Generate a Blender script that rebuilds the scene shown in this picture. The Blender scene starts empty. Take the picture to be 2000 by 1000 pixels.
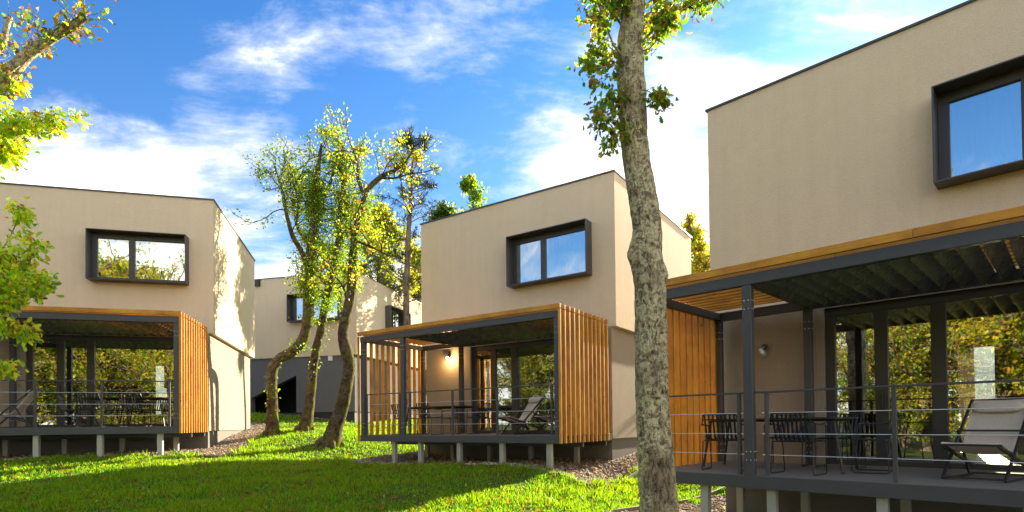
import bpy, math, random
import numpy as np
from mathutils import Vector, Matrix
R = math.radians
rng = np.random.default_rng(7)
random.seed(7)
S = bpy.context.scene
COL = S.collection
CAMZ = 1.6

# ------------------------------------------------------------------ camera
cd = bpy.data.cameras.new('camera')
cam = bpy.data.objects.new('camera', cd); COL.objects.link(cam)
cd.sensor_width = 36; cd.lens = 1117.9 / 2000 * 36
cd.shift_y = (812.13 - 500) / 2000
cd.clip_start = .05; cd.clip_end = 3000
_t, _r = .0146, .01056
_f = Vector((0, math.cos(_t), math.sin(_t))); _u0 = Vector((0, -math.sin(_t), math.cos(_t))); _x0 = Vector((1, 0, 0))
_U = _u0 * math.cos(_r) + _x0 * math.sin(_r); _X = _x0 * math.cos(_r) - _u0 * math.sin(_r)
M4 = Matrix((_X, _U, -_f)).transposed().to_4x4(); M4.translation = Vector((0, 0, CAMZ))
cam.matrix_world = M4
S.camera = cam

# ------------------------------------------------------------------ light and sky
SUN_AZ, SUN_EL = 37.0, 19.0            # azimuth from +Y towards +X
wd = bpy.data.worlds.new('World'); S.world = wd; wd.use_nodes = True
nt = wd.node_tree; nt.nodes.clear()
N = nt.nodes.new; L = nt.links.new
sky = N('ShaderNodeTexSky'); sky.sky_type = 'NISHITA'; sky.sun_disc = False
sky.sun_elevation = R(SUN_EL); sky.sun_rotation = R(SUN_AZ)
sky.air_density = 1.0; sky.dust_density = .6; sky.ozone_density = 2.2
tc = N('ShaderNodeTexCoord')
def vm(op, a, b=None):
    n = N('ShaderNodeVectorMath'); n.operation = op
    for i, q in enumerate((a, b)):
        if q is None: continue
        if isinstance(q, bpy.types.NodeSocket): L(q, n.inputs[i])
        else: n.inputs[i].default_value = q
    return n
def mt(op, a, b=None, c=None, clamp=False):
    n = N('ShaderNodeMath'); n.operation = op; n.use_clamp = clamp
    for i, q in enumerate((a, b, c)):
        if q is None: continue
        if isinstance(q, bpy.types.NodeSocket): L(q, n.inputs[i])
        else: n.inputs[i].default_value = q
    return n.outputs[0]
dirn = vm('NORMALIZE', tc.outputs['Generated']).outputs[0]
sep = N('ShaderNodeSeparateXYZ'); L(dirn, sep.inputs[0])
zc = mt('ADD', mt('MAXIMUM', sep.outputs[2], 0.0), .22)
cx = mt('DIVIDE', sep.outputs[0], zc); cy = mt('DIVIDE', sep.outputs[1], zc)
cmb = N('ShaderNodeCombineXYZ'); L(cx, cmb.inputs[0]); L(cy, cmb.inputs[1])
def noise(vec, scale, detail=8, rough=.55, dist=0.0, lac=2.0):
    n = N('ShaderNodeTexNoise'); n.inputs['Scale'].default_value = scale; n.inputs['Detail'].default_value = detail
    n.inputs['Roughness'].default_value = rough; n.inputs['Distortion'].default_value = dist
    L(vec, n.inputs['Vector']); return n.outputs[0]
mpn = N('ShaderNodeMapping'); L(cmb.outputs[0], mpn.inputs[0]); mpn.inputs['Rotation'].default_value = (0, 0, R(-38)); mpn.inputs['Scale'].default_value = (1, 1.9, 1)
mpn.inputs['Location'].default_value = (3.1, .7, 0)
n1 = noise(mpn.outputs[0], 1.15, 12, .62, .5)
n2 = noise(mpn.outputs[0], 3.6, 12, .64, .4)
n3 = noise(dirn, 10, 8, .62, .3)
def pxdir(px, py):
    a, b = px - 1000, py - 812.13; r = -_r
    sx = a * math.cos(r) + b * math.sin(r); sy = -a * math.sin(r) + b * math.cos(r)
    return (_x0 * sx / 1117.9 - _u0 * sy / 1117.9 + _f).normalized()
# cloud banks and clear stretches; the first thins cloud in view, leaving it dense outside: (direction, angular radius, weight)
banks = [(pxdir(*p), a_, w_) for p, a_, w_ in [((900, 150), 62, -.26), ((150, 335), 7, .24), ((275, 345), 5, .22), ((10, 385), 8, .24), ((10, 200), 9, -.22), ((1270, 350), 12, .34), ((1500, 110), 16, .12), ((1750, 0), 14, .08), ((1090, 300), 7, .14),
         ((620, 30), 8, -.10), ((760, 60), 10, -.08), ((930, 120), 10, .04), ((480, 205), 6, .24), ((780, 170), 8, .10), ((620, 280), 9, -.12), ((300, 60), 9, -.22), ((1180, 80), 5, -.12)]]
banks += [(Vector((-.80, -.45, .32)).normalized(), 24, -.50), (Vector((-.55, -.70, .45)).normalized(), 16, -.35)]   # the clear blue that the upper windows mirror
acc = None
for (d, ang, w) in banks:
    dt = vm('DOT_PRODUCT', dirn, tuple(d)).outputs['Value']
    mr = N('ShaderNodeMapRange'); mr.interpolation_type = 'SMOOTHERSTEP'
    mr.inputs[1].default_value = math.cos(R(ang * 1.15)); mr.inputs[2].default_value = 1; mr.inputs[3].default_value = 0; mr.inputs[4].default_value = w
    L(dt, mr.inputs[0]); acc = mr.outputs[0] if acc is None else mt('ADD', acc, mr.outputs[0])
dens = mt('ADD', mt('MULTIPLY_ADD', mt('SUBTRACT', n1, .5), 1.7, .86), mt('MULTIPLY', mt('SUBTRACT', n2, .5), 1.15))  # base cover dense all round: unseen cloud added to brighten the shaded facades
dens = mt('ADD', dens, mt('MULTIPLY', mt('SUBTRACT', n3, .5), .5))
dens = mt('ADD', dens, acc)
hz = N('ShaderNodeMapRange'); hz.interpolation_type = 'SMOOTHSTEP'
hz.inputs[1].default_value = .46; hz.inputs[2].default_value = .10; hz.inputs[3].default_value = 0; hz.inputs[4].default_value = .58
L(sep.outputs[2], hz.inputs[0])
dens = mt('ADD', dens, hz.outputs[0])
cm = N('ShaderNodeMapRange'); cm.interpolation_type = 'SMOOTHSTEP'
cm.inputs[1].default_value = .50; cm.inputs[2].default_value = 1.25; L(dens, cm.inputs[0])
skc = N('ShaderNodeMix'); skc.data_type = 'RGBA'; skc.blend_type = 'MULTIPLY'; skc.inputs[0].default_value = 1
L(sky.outputs[0], skc.inputs[6])
tn = N('ShaderNodeMix'); tn.data_type = 'RGBA'; tn.inputs[6].default_value = (.085, .20, .32, 1); tn.inputs[7].default_value = (.20, .26, .32, 1)
he = N('ShaderNodeMapRange'); he.inputs[1].default_value = .60; he.inputs[2].default_value = .12; L(sep.outputs[2], he.inputs[0]); L(he.outputs[0], tn.inputs[0]); L(tn.outputs[2], skc.inputs[7])
# thin cloud is grey white, dense sunlit cloud is bright; lumps within it
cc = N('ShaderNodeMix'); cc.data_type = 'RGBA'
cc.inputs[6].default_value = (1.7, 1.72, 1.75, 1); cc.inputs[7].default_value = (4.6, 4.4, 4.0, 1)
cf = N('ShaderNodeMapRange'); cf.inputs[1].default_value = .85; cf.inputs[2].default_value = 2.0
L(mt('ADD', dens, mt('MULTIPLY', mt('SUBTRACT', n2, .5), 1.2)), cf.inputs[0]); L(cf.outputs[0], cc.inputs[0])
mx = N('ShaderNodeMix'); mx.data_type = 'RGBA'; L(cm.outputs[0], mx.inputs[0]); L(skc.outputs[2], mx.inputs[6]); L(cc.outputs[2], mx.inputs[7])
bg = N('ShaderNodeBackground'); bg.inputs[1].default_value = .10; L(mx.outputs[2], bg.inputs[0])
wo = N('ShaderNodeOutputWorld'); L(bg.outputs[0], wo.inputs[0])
sd = Vector((math.sin(R(SUN_AZ)) * math.cos(R(SUN_EL)), math.cos(R(SUN_AZ)) * math.cos(R(SUN_EL)), math.sin(R(SUN_EL))))
sl = bpy.data.lights.new('sun', 'SUN'); sl.energy = 2.3; sl.angle = R(.5); sl.color = (1, .85, .62)
so = bpy.data.objects.new('sun', sl); COL.objects.link(so); so.rotation_euler = sd.to_track_quat('Z', 'Y').to_euler()
S.view_settings.view_transform = 'Standard'; S.view_settings.look = 'None'; S.view_settings.gamma = 1
S.view_settings.use_curve_mapping = False
S.view_settings.exposure = 3.05
S.render.engine = 'CYCLES'
S.cycles.max_bounces = 8; S.cycles.transparent_max_bounces = 12; S.cycles.caustics_reflective = False; S.cycles.caustics_refractive = False
S.cycles.use_denoising = True

# ------------------------------------------------------------------ materials
MATS = {}
class NT:
    def __init__(s, name):
        m = bpy.data.materials.new(name); m.use_nodes = True; s.m = m; s.t = m.node_tree; s.t.nodes.clear()
        s.out = s.n('ShaderNodeOutputMaterial'); MATS[name] = m
    def n(s, k, **kw):
        n = s.t.nodes.new(k)
        for a, b in kw.items(): setattr(n, a, b)
        return n
    def l(s, a, b): s.t.links.new(a, b)
    def co(s, kind='Object', scale=(1, 1, 1), rot=(0, 0, 0)):
        t = s.n('ShaderNodeTexCoord'); m = s.n('ShaderNodeMapping'); m.inputs['Scale'].default_value = scale; m.inputs['Rotation'].default_value = rot
        s.l(t.outputs[kind], m.inputs[0]); return m.outputs[0]
    def pos(s, scale=(1, 1, 1)):
        g = s.n('ShaderNodeNewGeometry'); m = s.n('ShaderNodeMapping'); m.inputs['Scale'].default_value = scale
        s.l(g.outputs['Position'], m.inputs[0]); return m.outputs[0]
    def noise(s, vec, scale, detail=5, rough=.55, dist=0):
        n = s.n('ShaderNodeTexNoise'); n.inputs['Scale'].default_value = scale; n.inputs['Detail'].default_value = detail
        n.inputs['Roughness'].default_value = rough; n.inputs['Distortion'].default_value = dist; s.l(vec, n.inputs['Vector']); return n.outputs[0]
    def ramp(s, fac, pts):
        r = s.n('ShaderNodeValToRGB'); e = r.color_ramp.elements
        while len(e) < len(pts): e.new(.5)
        for i, (p, c) in enumerate(pts): e[i].position = p; e[i].color = (*c, 1) if len(c) == 3 else c
        s.l(fac, r.inputs[0]); return r.outputs[0]
    def mix(s, fac, a, b, mode='MIX'):
        m = s.n('ShaderNodeMix', data_type='RGBA', blend_type=mode)
        for i, q in ((0, fac), (6, a), (7, b)):
            if isinstance(q, bpy.types.NodeSocket): s.l(q, m.inputs[i])
            else: m.inputs[i].default_value = q if i == 0 else (*q, 1)
        return m.outputs[2]
    def math(s, op, a, b):
        m = s.n('ShaderNodeMath', operation=op)
        for i, q in ((0, a), (1, b)):
            if isinstance(q, bpy.types.NodeSocket): s.l(q, m.inputs[i])
            else: m.inputs[i].default_value = q
        return m.outputs[0]
    def bump(s, h, dist, strength=1, base=None):
        b = s.n('ShaderNodeBump'); b.inputs['Distance'].default_value = dist; b.inputs['Strength'].default_value = strength
        s.l(h, b.inputs['Height'])
        if base is not None: s.l(base, b.inputs['Normal'])
        return b.outputs[0]
    def pb(s, col, rough=.7, metal=0, normal=None, spec=.5, **kw):
        p = s.n('ShaderNodeBsdfPrincipled')
        if isinstance(col, bpy.types.NodeSocket): s.l(col, p.inputs['Base Color'])
        else: p.inputs['Base Color'].default_value = (*col, 1)
        if isinstance(rough, bpy.types.NodeSocket): s.l(rough, p.inputs['Roughness'])
        else: p.inputs['Roughness'].default_value = rough
        p.inputs['Metallic'].default_value = metal; p.inputs['Specular IOR Level'].default_value = spec
        if normal is not None: s.l(normal, p.inputs['Normal'])
        for k, v in kw.items(): p.inputs[k].default_value = v
        return p.outputs[0]
    def end(s, sh): s.l(sh, s.out.inputs[0]); return s.m

def stucco(name, c, amp=.006, stain=.10):
    k = NT(name); v = k.pos()
    big = k.noise(v, .55, 4, .6); mid = k.noise(v, 4, 5, .6); drip = k.noise(k.pos((5, 5, .35)), 1.2, 5, .6)
    g = k.noise(v, 95, 3, .65); vor = k.n('ShaderNodeTexVoronoi'); vor.inputs['Scale'].default_value = 70; k.l(v, vor.inputs['Vector'])
    dark = tuple(x * (1 - stain * 1.5) for x in c); lite = tuple(min(1, x * (1 + stain * .8)) for x in c)
    col = k.mix(big, dark, lite)
    col = k.mix(.35, col, k.ramp(mid, [(.3, tuple(x * .86 for x in c)), (.7, tuple(x * 1.05 for x in c))]))
    col = k.mix(.22, col, k.ramp(drip, [(.35, tuple(x * .78 for x in c)), (.6, c)]))
    col = k.mix(.30, col, k.ramp(g, [(.35, tuple(x * .62 for x in c)), (.6, tuple(x * 1.12 for x in c))]))
    h = k.math('ADD', g, k.math('MULTIPLY', vor.outputs[0], .6))
    h = k.math('ADD', h, k.math('MULTIPLY', k.noise(v, 22, 4, .6), .9))
    return k.end(k.pb(col, .93, normal=k.bump(h, amp, 1), spec=.2))
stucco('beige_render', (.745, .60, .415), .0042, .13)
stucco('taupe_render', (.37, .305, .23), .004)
stucco('slate_render', (.15, .148, .155), .004)
stucco('plinth_render', (.20, .185, .165), .004)
stucco('interior_plaster', (.66, .64, .58), .001, .03)

def metal(name, c, rough=.42, spec=.5, met=0.0):
    k = NT(name); v = k.pos(); n = k.noise(v, 3, 6, .6); f = k.noise(v, 9 if name == 'sheet_steel' else 40, 2)
    if name == 'sheet_steel': f = k.noise(v, .2, 1)
    col = k.mix(n, tuple(x * .8 for x in c), tuple(x * 1.2 for x in c))
    rr = k.ramp(n, [(.3, (rough - .08,) * 3), (.7, (rough + .12,) * 3)])
    return k.end(k.pb(col, rr, met, normal=k.bump(f, .0006, .5), spec=spec))
metal('anthracite_steel', (.066, .067, .072), .42)
metal('dark_alu', (.050, .045, .040), .38)
metal('black_metal', (.022, .022, .024), .35)
metal('sheet_steel', (.20, .20, .175), .24, .8, .45)
metal('galvanised', (.44, .43, .38), .5, .5, .3)
metal('silver', (.62, .62, .62), .3, .5, .8)
metal('cable_steel', (.66, .66, .66), .35, .5, .7)
metal('white_plastic', (.75, .75, .73), .4)
metal('bolt_zinc', (.8, .8, .78), .4, .5, .2)

k = NT('stained_wood'); oi = k.n('ShaderNodeObjectInfo')
tcw = k.n('ShaderNodeTexCoord'); off = k.n('ShaderNodeVectorMath', operation='ADD'); k.l(tcw.outputs['Object'], off.inputs[0])
cb = k.n('ShaderNodeCombineXYZ'); k.l(k.math('MULTIPLY', oi.outputs['Random'], 37.), cb.inputs[0]); k.l(k.math('MULTIPLY', oi.outputs['Random'], 11.), cb.inputs[2]); k.l(cb.outputs[0], off.inputs[1])
at = k.n('ShaderNodeAttribute', attribute_name='grain')  # not present on every mesh: falls back to zero
mp = k.n('ShaderNodeMapping'); mp.inputs['Scale'].default_value = (22, 22, 1.6); k.l(off.outputs[0], mp.inputs[0])
g1 = k.noise(mp.outputs[0], 1.6, 6, .62, 1.2); g2 = k.noise(off.outputs[0], 1.7, 4, .6)
kn = k.n('ShaderNodeTexVoronoi'); kn.inputs['Scale'].default_value = 3.2; k.l(off.outputs[0], kn.inputs['Vector'])
col = k.ramp(g1, [(.25, (.46, .17, .018)), (.5, (.68, .32, .033)), (.75, (.80, .42, .055))])
col = k.mix(k.math('MULTIPLY', oi.outputs['Random'], .8), col, (.58, .25, .028))
col = k.mix(k.ramp(g2, [(.42, (0, 0, 0)), (.7, (.7, .7, .7))]), col, (.30, .115, .018))
col = k.mix(k.ramp(kn.outputs[0], [(.03, (.8, .8, .8)), (.09, (0, 0, 0))]), col, (.09, .03, .008))
k.end(k.pb(col, .5, normal=k.bump(g1, .0015, .6), spec=.35))

k = NT('deck_composite'); v = k.co('Object', (1, 1, 1)); w = k.n('ShaderNodeTexWave', wave_type='BANDS', bands_direction='Y'); w.inputs['Scale'].default_value = 3.2; w.inputs['Distortion'].default_value = .3; k.l(v, w.inputs['Vector'])
n = k.noise(k.co('Object', (1.5, 25, 1)), 3, 5)
col = k.mix(n, (.12, .11, .10), (.22, .205, .185)); col = k.mix(k.noise(v, 1.3, 5), col, (.17, .16, .145))
k.end(k.pb(col, .62, normal=k.bump(w.outputs[0], .002, .4)))

k = NT('floor_oak'); v = k.co('Object', (1, 14, 1)); n = k.noise(v, 3, 6)
k.end(k.pb(k.mix(n, (.22, .14, .08), (.36, .25, .15)), .35))

def glass(name, refl, tint):
    k = NT(name); lw = k.n('ShaderNodeLayerWeight'); lw.inputs[0].default_value = .25
    v = k.pos(); nb = k.bump(k.noise(v, 1.6, 2), .004, .25)
    gl = k.n('ShaderNodeBsdfGlossy'); gl.inputs['Roughness'].default_value = .004; gl.inputs['Color'].default_value = (.95, .97, .95, 1); k.l(nb, gl.inputs['Normal'])
    tr = k.n('ShaderNodeBsdfTransparent'); tr.inputs[0].default_value = (*tint, 1)
    mx = k.n('ShaderNodeMixShader'); f = k.math('ADD', k.math('MULTIPLY', lw.outputs['Fresnel'], .8), refl)
    k.l(f, mx.inputs[0]); k.l(tr.outputs[0], mx.inputs[1]); k.l(gl.outputs[0], mx.inputs[2]); k.end(mx.outputs[0])
glass('window_glass', .42, (.80, .86, .84)); glass('door_glass', .34, (.62, .66, .60))

def cloth(name, c, trans=.0):
    k = NT(name); v = k.pos(); a = k.n('ShaderNodeTexWave', wave_type='BANDS', bands_direction='Z'); a.inputs['Scale'].default_value = 60; a.inputs['Distortion'].default_value = 2; k.l(v, a.inputs['Vector'])
    n = k.noise(v, 60, 4); col = k.mix(n, tuple(x * .8 for x in c), tuple(min(1, x * 1.15) for x in c))
    sh = k.pb(col, .9, normal=k.bump(a.outputs[0], .001, .5), spec=.1)
    if trans:
        t = k.n('ShaderNodeBsdfTranslucent'); k.l(col, t.inputs[0]); m = k.n('ShaderNodeMixShader'); m.inputs[0].default_value = trans
        k.l(sh, m.inputs[1]); k.l(t.outputs[0], m.inputs[2]); sh = m.outputs[0]
    return k.end(sh)
cloth('canvas', (.84, .74, .61), .3); cloth('dark_canvas', (.05, .05, .055)); cloth('sheer', (.85, .85, .82), .5); cloth('grey_curtain', (.17, .19, .20), .15); cloth('tan_curtain', (.45, .34, .22), .3)

k = NT('worktop'); k.end(k.pb((.04, .04, .042), .25))
k = NT('cabinet'); k.end(k.pb((.66, .68, .60), .4))
k = NT('lamp_glow'); e = k.n('ShaderNodeEmission'); e.inputs[0].default_value = (1, .62, .25, 1); e.inputs[1].default_value = 30; k.end(e.outputs[0])

def bark(name, base, dark, lichen=None, moss=None, scale=1.0):
    k = NT(name); v = k.co('Object'); vs = k.co('Object', (1, 1, .35))
    vo = k.n('ShaderNodeTexVoronoi', feature='DISTANCE_TO_EDGE'); vo.inputs['Scale'].default_value = 26 * scale; k.l(vs, vo.inputs['Vector'])
    n = k.noise(vs, 20 * scale, 8, .7, .8); fine = k.noise(v, 90 * scale, 5, .7)
    col = k.ramp(n, [(.32, dark), (.52, base), (.72, tuple(min(1, x * 1.5) for x in base))])
    at = k.n('ShaderNodeAttribute', attribute_name='crack'); col = k.mix(at.outputs['Fac'], col, tuple(x * .45 for x in dark))
    if lichen:
        ln = k.noise(v, 12 * scale, 12, .86, .7); lf = k.ramp(ln, [(.49, (0, 0, 0)), (.51, (1, 1, 1))])
        big = k.noise(k.co('Object', (1, 1, .6)), 2.2, 4); lf = k.mix(k.ramp(big, [(.36, (0, 0, 0)), (.5, (1, 1, 1))]), (0, 0, 0), lf)
        lc = k.mix(k.noise(v, 40, 4), lichen, tuple(x * .55 for x in lichen)); col = k.mix(lf, col, lc)
    if moss:
        mn = k.noise(v, 5 * scale, 8, .7); gm = k.n('ShaderNodeNewGeometry'); sx = k.n('ShaderNodeSeparateXYZ'); k.l(gm.outputs['Normal'], sx.inputs[0])
        mf = k.math('ADD', mn, k.math('MULTIPLY', sx.outputs[0], .10)); mf = k.ramp(mf, [(.545, (0, 0, 0)), (.63, (1, 1, 1))]); col = k.mix(mf, col, k.mix(fine, moss, tuple(x * 1.9 for x in moss)))
    h = k.math('ADD', k.math('MULTIPLY', ln if lichen else n, .9), k.math('MULTIPLY', n, 1.0)); h = k.math('ADD', h, k.math('MULTIPLY', fine, .6)); h = k.math('ADD', h, k.math('MULTIPLY', vo.outputs[0], .8))
    return k.end(k.pb(col, .95, normal=k.bump(h, .018 / scale, .9), spec=.15))
bark('oak_bark', (.28, .21, .13), (.045, .032, .021), lichen=(.80, .72, .42))
bark('mossy_bark', (.075, .047, .027), (.02, .012, .008), lichen=(.18, .16, .10), moss=(.09, .09, .012), scale=.8)
bark('dull_bark', (.15, .12, .085), (.05, .038, .028), scale=.6)
bark('pine_bark', (.24, .18, .13), (.08, .055, .04), scale=.5)

def leafmat(name, trans=.5, rough=.5, gain=1.0):
    k = NT(name); a = k.n('ShaderNodeAttribute', attribute_name='tint'); n = k.noise(k.pos(), 30, 2)
    col = k.mix(.25, a.outputs['Color'], k.mix(n, (.02, .03, .01), (.3, .28, .08)), 'MIX') if False else a.outputs['Color']
    p = k.pb(col, rough, spec=.35); t = k.n('ShaderNodeBsdfTranslucent')
    br = k.mix(1.0, col, (gain * 1.22, gain * 1.36, gain * .6), 'MULTIPLY'); k.l(br, t.inputs[0])
    m = k.n('ShaderNodeMixShader'); m.inputs[0].default_value = trans; k.l(p, m.inputs[1]); k.l(t.outputs[0], m.inputs[2]); return k.end(m.outputs[0])
leafmat('leaf', .58, .45, 1.3); leafmat('needle', .15, .5); leafmat('blade', .55, .55, 1.3)

k = NT('turf_soil'); v = k.pos(); n = k.noise(v, 1.2, 8, .7); f = k.noise(v, 30, 5, .7)
col = k.mix(f, (.030, .045, .012), (.085, .115, .022)); col = k.mix(k.ramp(n, [(.5, (0, 0, 0)), (.75, (.6, .6, .6))]), col, (.09, .07, .035))
k.end(k.pb(col, .95, normal=k.bump(f, .02, 1), spec=.1))
k = NT('gravel_bed'); v = k.pos(); vo = k.n('ShaderNodeTexVoronoi'); vo.inputs['Scale'].default_value = 26; k.l(v, vo.inputs['Vector'])
hs = k.n('ShaderNodeSeparateColor'); k.l(vo.outputs['Color'], hs.inputs[0])
col = k.ramp(hs.outputs[0], [(0, (.10, .075, .055)), (.4, (.26, .21, .16)), (.7, (.36, .30, .24)), (1, (.16, .085, .045))])
k.end(k.pb(k.mix(k.ramp(vo.outputs[0], [(.3, (0, 0, 0)), (.9, (1, 1, 1))]), col, (.05, .04, .03)), .9, normal=k.bump(vo.outputs[0], -.02, 1)))
k = NT('stone'); a = k.n('ShaderNodeAttribute', attribute_name='tint'); k.end(k.pb(a.outputs['Color'], .9, spec=.2))
k = NT('kerb_metal'); k.end(k.pb((.30, .26, .20), .8))
k = NT('roof_membrane'); k.end(k.pb((.12, .12, .12), .8))
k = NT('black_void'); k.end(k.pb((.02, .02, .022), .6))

# ------------------------------------------------------------------ mesh helpers
class MB:
    def __init__(s): s.v = []; s.f = []
    def add(s, vs, fs):
        b = len(s.v); s.v += [tuple(x) for x in vs]; s.f += [tuple(i + b for i in f) for f in fs]; return s
    def box(s, x0, x1, y0, y1, z0, z1, skip=()):
        v = [(x, y, z) for z in (z0, z1) for y in (y0, y1) for x in (x0, x1)]
        f = {'b': (0, 2, 3, 1), 't': (4, 5, 7, 6), 'f': (0, 1, 5, 4), 'k': (2, 6, 7, 3), 'l': (0, 4, 6, 2), 'r': (1, 3, 7, 5)}
        return s.add(v, [q for n, q in f.items() if n not in skip])
    def cbox(s, x0, x1, y0, y1, z0, z1, c=.004):   # box with chamfered edges
        def ax(a, b): return (a, a + c, b - c, b)
        X, Y, Z = ax(x0, x1), ax(y0, y1), ax(z0, z1); pts = {}; vs = []
        def P(i, j, k2):
            key = (i, j, k2)
            if key not in pts: pts[key] = len(vs); vs.append((X[i], Y[j], Z[k2]))
            return pts[key]
        fs = [(P(0,1,1),P(0,1,2),P(0,2,2),P(0,2,1)), (P(3,1,1),P(3,2,1),P(3,2,2),P(3,1,2)), (P(1,0,1),P(2,0,1),P(2,0,2),P(1,0,2)), (P(1,3,1),P(1,3,2),P(2,3,2),P(2,3,1)),
              (P(1,1,0),P(1,2,0),P(2,2,0),P(2,1,0)), (P(1,1,3),P(2,1,3),P(2,2,3),P(1,2,3))]
        for a, ia in ((0, 1), (3, 2)):
            for b, ib in ((0, 1), (3, 2)):
                fs += [(P(a, ib, 1), P(a, ib, 2), P(ia, b, 2), P(ia, b, 1)), (P(a, 1, ib), P(a, 2, ib), P(ia, 2, b), P(ia, 1, b)), (P(1, a, ib), P(2, a, ib), P(2, ia, b), P(1, ia, b))]
                for d, i3 in ((0, 1), (3, 2)): fs.append((P(a, ib, i3), P(ia, b, i3), P(ia, ib, d)))
        return s.add(vs, fs)
    def tube(s, pts, r, n=8, closed=False, caps=True, rs=None, sx=1.0):
        pts = [Vector(p) for p in pts]; m = len(pts); up = None; rings = []
        for i, p in enumerate(pts):
            a = pts[(i - 1) % m] if closed or i > 0 else p; b = pts[(i + 1) % m] if closed or i < m - 1 else p
            t = (b - a).normalized()
            if up is None:
                up = Vector((0, 0, 1)) if abs(t.z) < .9 else Vector((1, 0, 0))
            x = t.cross(up).normalized(); y = x.cross(t).normalized(); up = y
            rr = rs[i] if rs is not None else r
            rings.append([p + x * math.cos(2 * math.pi * j / n) * rr * sx + y * math.sin(2 * math.pi * j / n) * rr for j in range(n)])
        vs = [q for rg in rings for q in rg]; fs = []
        for i in range(m if closed else m - 1):
            for j in range(n):
                a = i * n + j; b = i * n + (j + 1) % n; c = ((i + 1) % m) * n + (j + 1) % n; d = ((i + 1) % m) * n + j; fs.append((a, b, c, d))
        if caps and not closed: fs.append(tuple(range(n))[::-1]); fs.append(tuple((m - 1) * n + j for j in range(n)))
        return s.add(vs, fs)
    def bar(s, a, b, w, h):    # rectangular bar between two points
        a, b = Vector(a), Vector(b); t = (b - a).normalized(); up = Vector((0, 0, 1)) if abs(t.z) < .95 else Vector((0, 1, 0))
        x = t.cross(up).normalized() * w / 2; y = x.cross(t).normalized() * h / 2
        vs = [a - x - y, a + x - y, a + x + y, a - x + y, b - x - y, b + x - y, b + x + y, b - x + y]
        return s.add(vs, [(0, 1, 2, 3), (7, 6, 5, 4), (0, 4, 5, 1), (1, 5, 6, 2), (2, 6, 7, 3), (3, 7, 4, 0)])
    def strip(s, prof, x0, x1):  # thick strip: profile of (y,z) pairs top and bottom swept over x
        n = len(prof); vs = [(x, y, z) for x in (x0, x1) for (y, z) in prof]
        fs = [(i, (i + 1) % n, n + (i + 1) % n, n + i) for i in range(n)] + [tuple(range(n))[::-1], tuple(range(n, 2 * n))]
        return s.add(vs, fs)
    def mesh(s, name, mat, smooth=False, fix=True):
        me = bpy.data.meshes.new(name); me.from_pydata(s.v, [], s.f)
        if fix:
            import bmesh
            bm = bmesh.new(); bm.from_mesh(me); bmesh.ops.recalc_face_normals(bm, faces=bm.faces); bm.to_mesh(me); bm.free()
        if smooth: me.polygons.foreach_set('use_smooth', [True] * len(me.polygons))
        me.materials.append(MATS[mat]); me.update(); return me
    def build(s, name, mat, parent=None, loc=(0, 0, 0), smooth=False): return link(name, s.mesh(name, mat, smooth), parent, loc)
def link(name, data, parent=None, loc=(0, 0, 0), rot=(0, 0, 0)):
    o = bpy.data.objects.new(name, data); COL.objects.link(o); o.parent = parent; o.location = loc; o.rotation_euler = rot; return o
def thing(name, label, cat, loc, rz=0, group=None):
    o = link(name, None, None, loc, (0, 0, rz)); o.empty_display_size = .2; tag(o, label, cat, group); return o
def tag(o, label=None, cat=None, group=None, kind=None):
    for a, b in (('label', label), ('category', cat), ('group', group), ('kind', kind)):
        if b: o[a] = b
    return o
def copy_tree(o, loc, rz, label, parent=None):
    c = o.copy(); COL.objects.link(c); c.location = loc; c.rotation_euler = (0, 0, rz); c['label'] = label
    for ch in kids[o.name]:
        d = ch.copy(); COL.objects.link(d); d.parent = c
        for g in kids.get(ch.name, []):
            e = g.copy(); COL.objects.link(e); e.parent = d
    return c
kids = {}
def remember(o):
    for p in [o] + list(o.children): kids[p.name] = list(p.children)
def mesh_np(name, V, F, mat, tint=None, smooth=False):
    me = bpy.data.meshes.new(name); nv, nf, kf = len(V), len(F), F.shape[1]
    me.vertices.add(nv); me.vertices.foreach_set('co', np.asarray(V, np.float32).ravel())
    me.loops.add(nf * kf); me.loops.foreach_set('vertex_index', np.asarray(F, np.int32).ravel())
    me.polygons.add(nf); me.polygons.foreach_set('loop_start', np.arange(nf, dtype=np.int32) * kf)
    if smooth: me.polygons.foreach_set('use_smooth', np.ones(nf, bool))
    me.update(calc_edges=True)
    if tint is not None:
        a = me.attributes.new('tint', 'FLOAT_COLOR', 'FACE'); c = np.ones((nf, 4), np.float32); c[:, :3] = tint; a.data.foreach_set('color', c.ravel())
    me.materials.append(MATS[mat]); return me

# ------------------------------------------------------------------ terrain
HOUSES = {'A': (-13.921, 12.132, CAMZ - .128, .249), 'B': (-4.123, 15.352, CAMZ - .411, -.597), 'C': (1.911, 8.546, CAMZ - .859, -.7825), 'D': (-7.11, 26.3, CAMZ + .49, -.251)}
def hw(h, u, v, w=0):
    X, Y, Z, a = HOUSES[h]; return Vector((X + u * math.cos(a) - v * math.sin(a), Y + u * math.sin(a) + v * math.cos(a), Z + w))
ctrl = []
def cp(x, y, z): ctrl.append((x, y, z))
for u, v, w in ((-1, .1, -.56), (3, .1, -.56), (6, .1, -.56), (2, 2, -.6), (6.4, 2.5, -.50), (6.6, 8.4, .02), (0, 8, .0)): p = hw('A', u, v, w); cp(*p)
for u, v, w in ((-.5, .1, -.54), (3, .1, -.56), (6, .1, -.56), (3, 2.3, -.6), (6.4, 2.6, -.56), (6.5, 6, -.25), (-.6, 6, -.35), (3, 8, -.2)): p = hw('B', u, v, w); cp(*p)
for u, v, w in ((-.2, .1, -.72), (3, 0, -.72), (7, 0, -.70), (-.5, 4, -.70), (3, 8, -.6)): p = hw('C', u, v, w); cp(*p)
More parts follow.
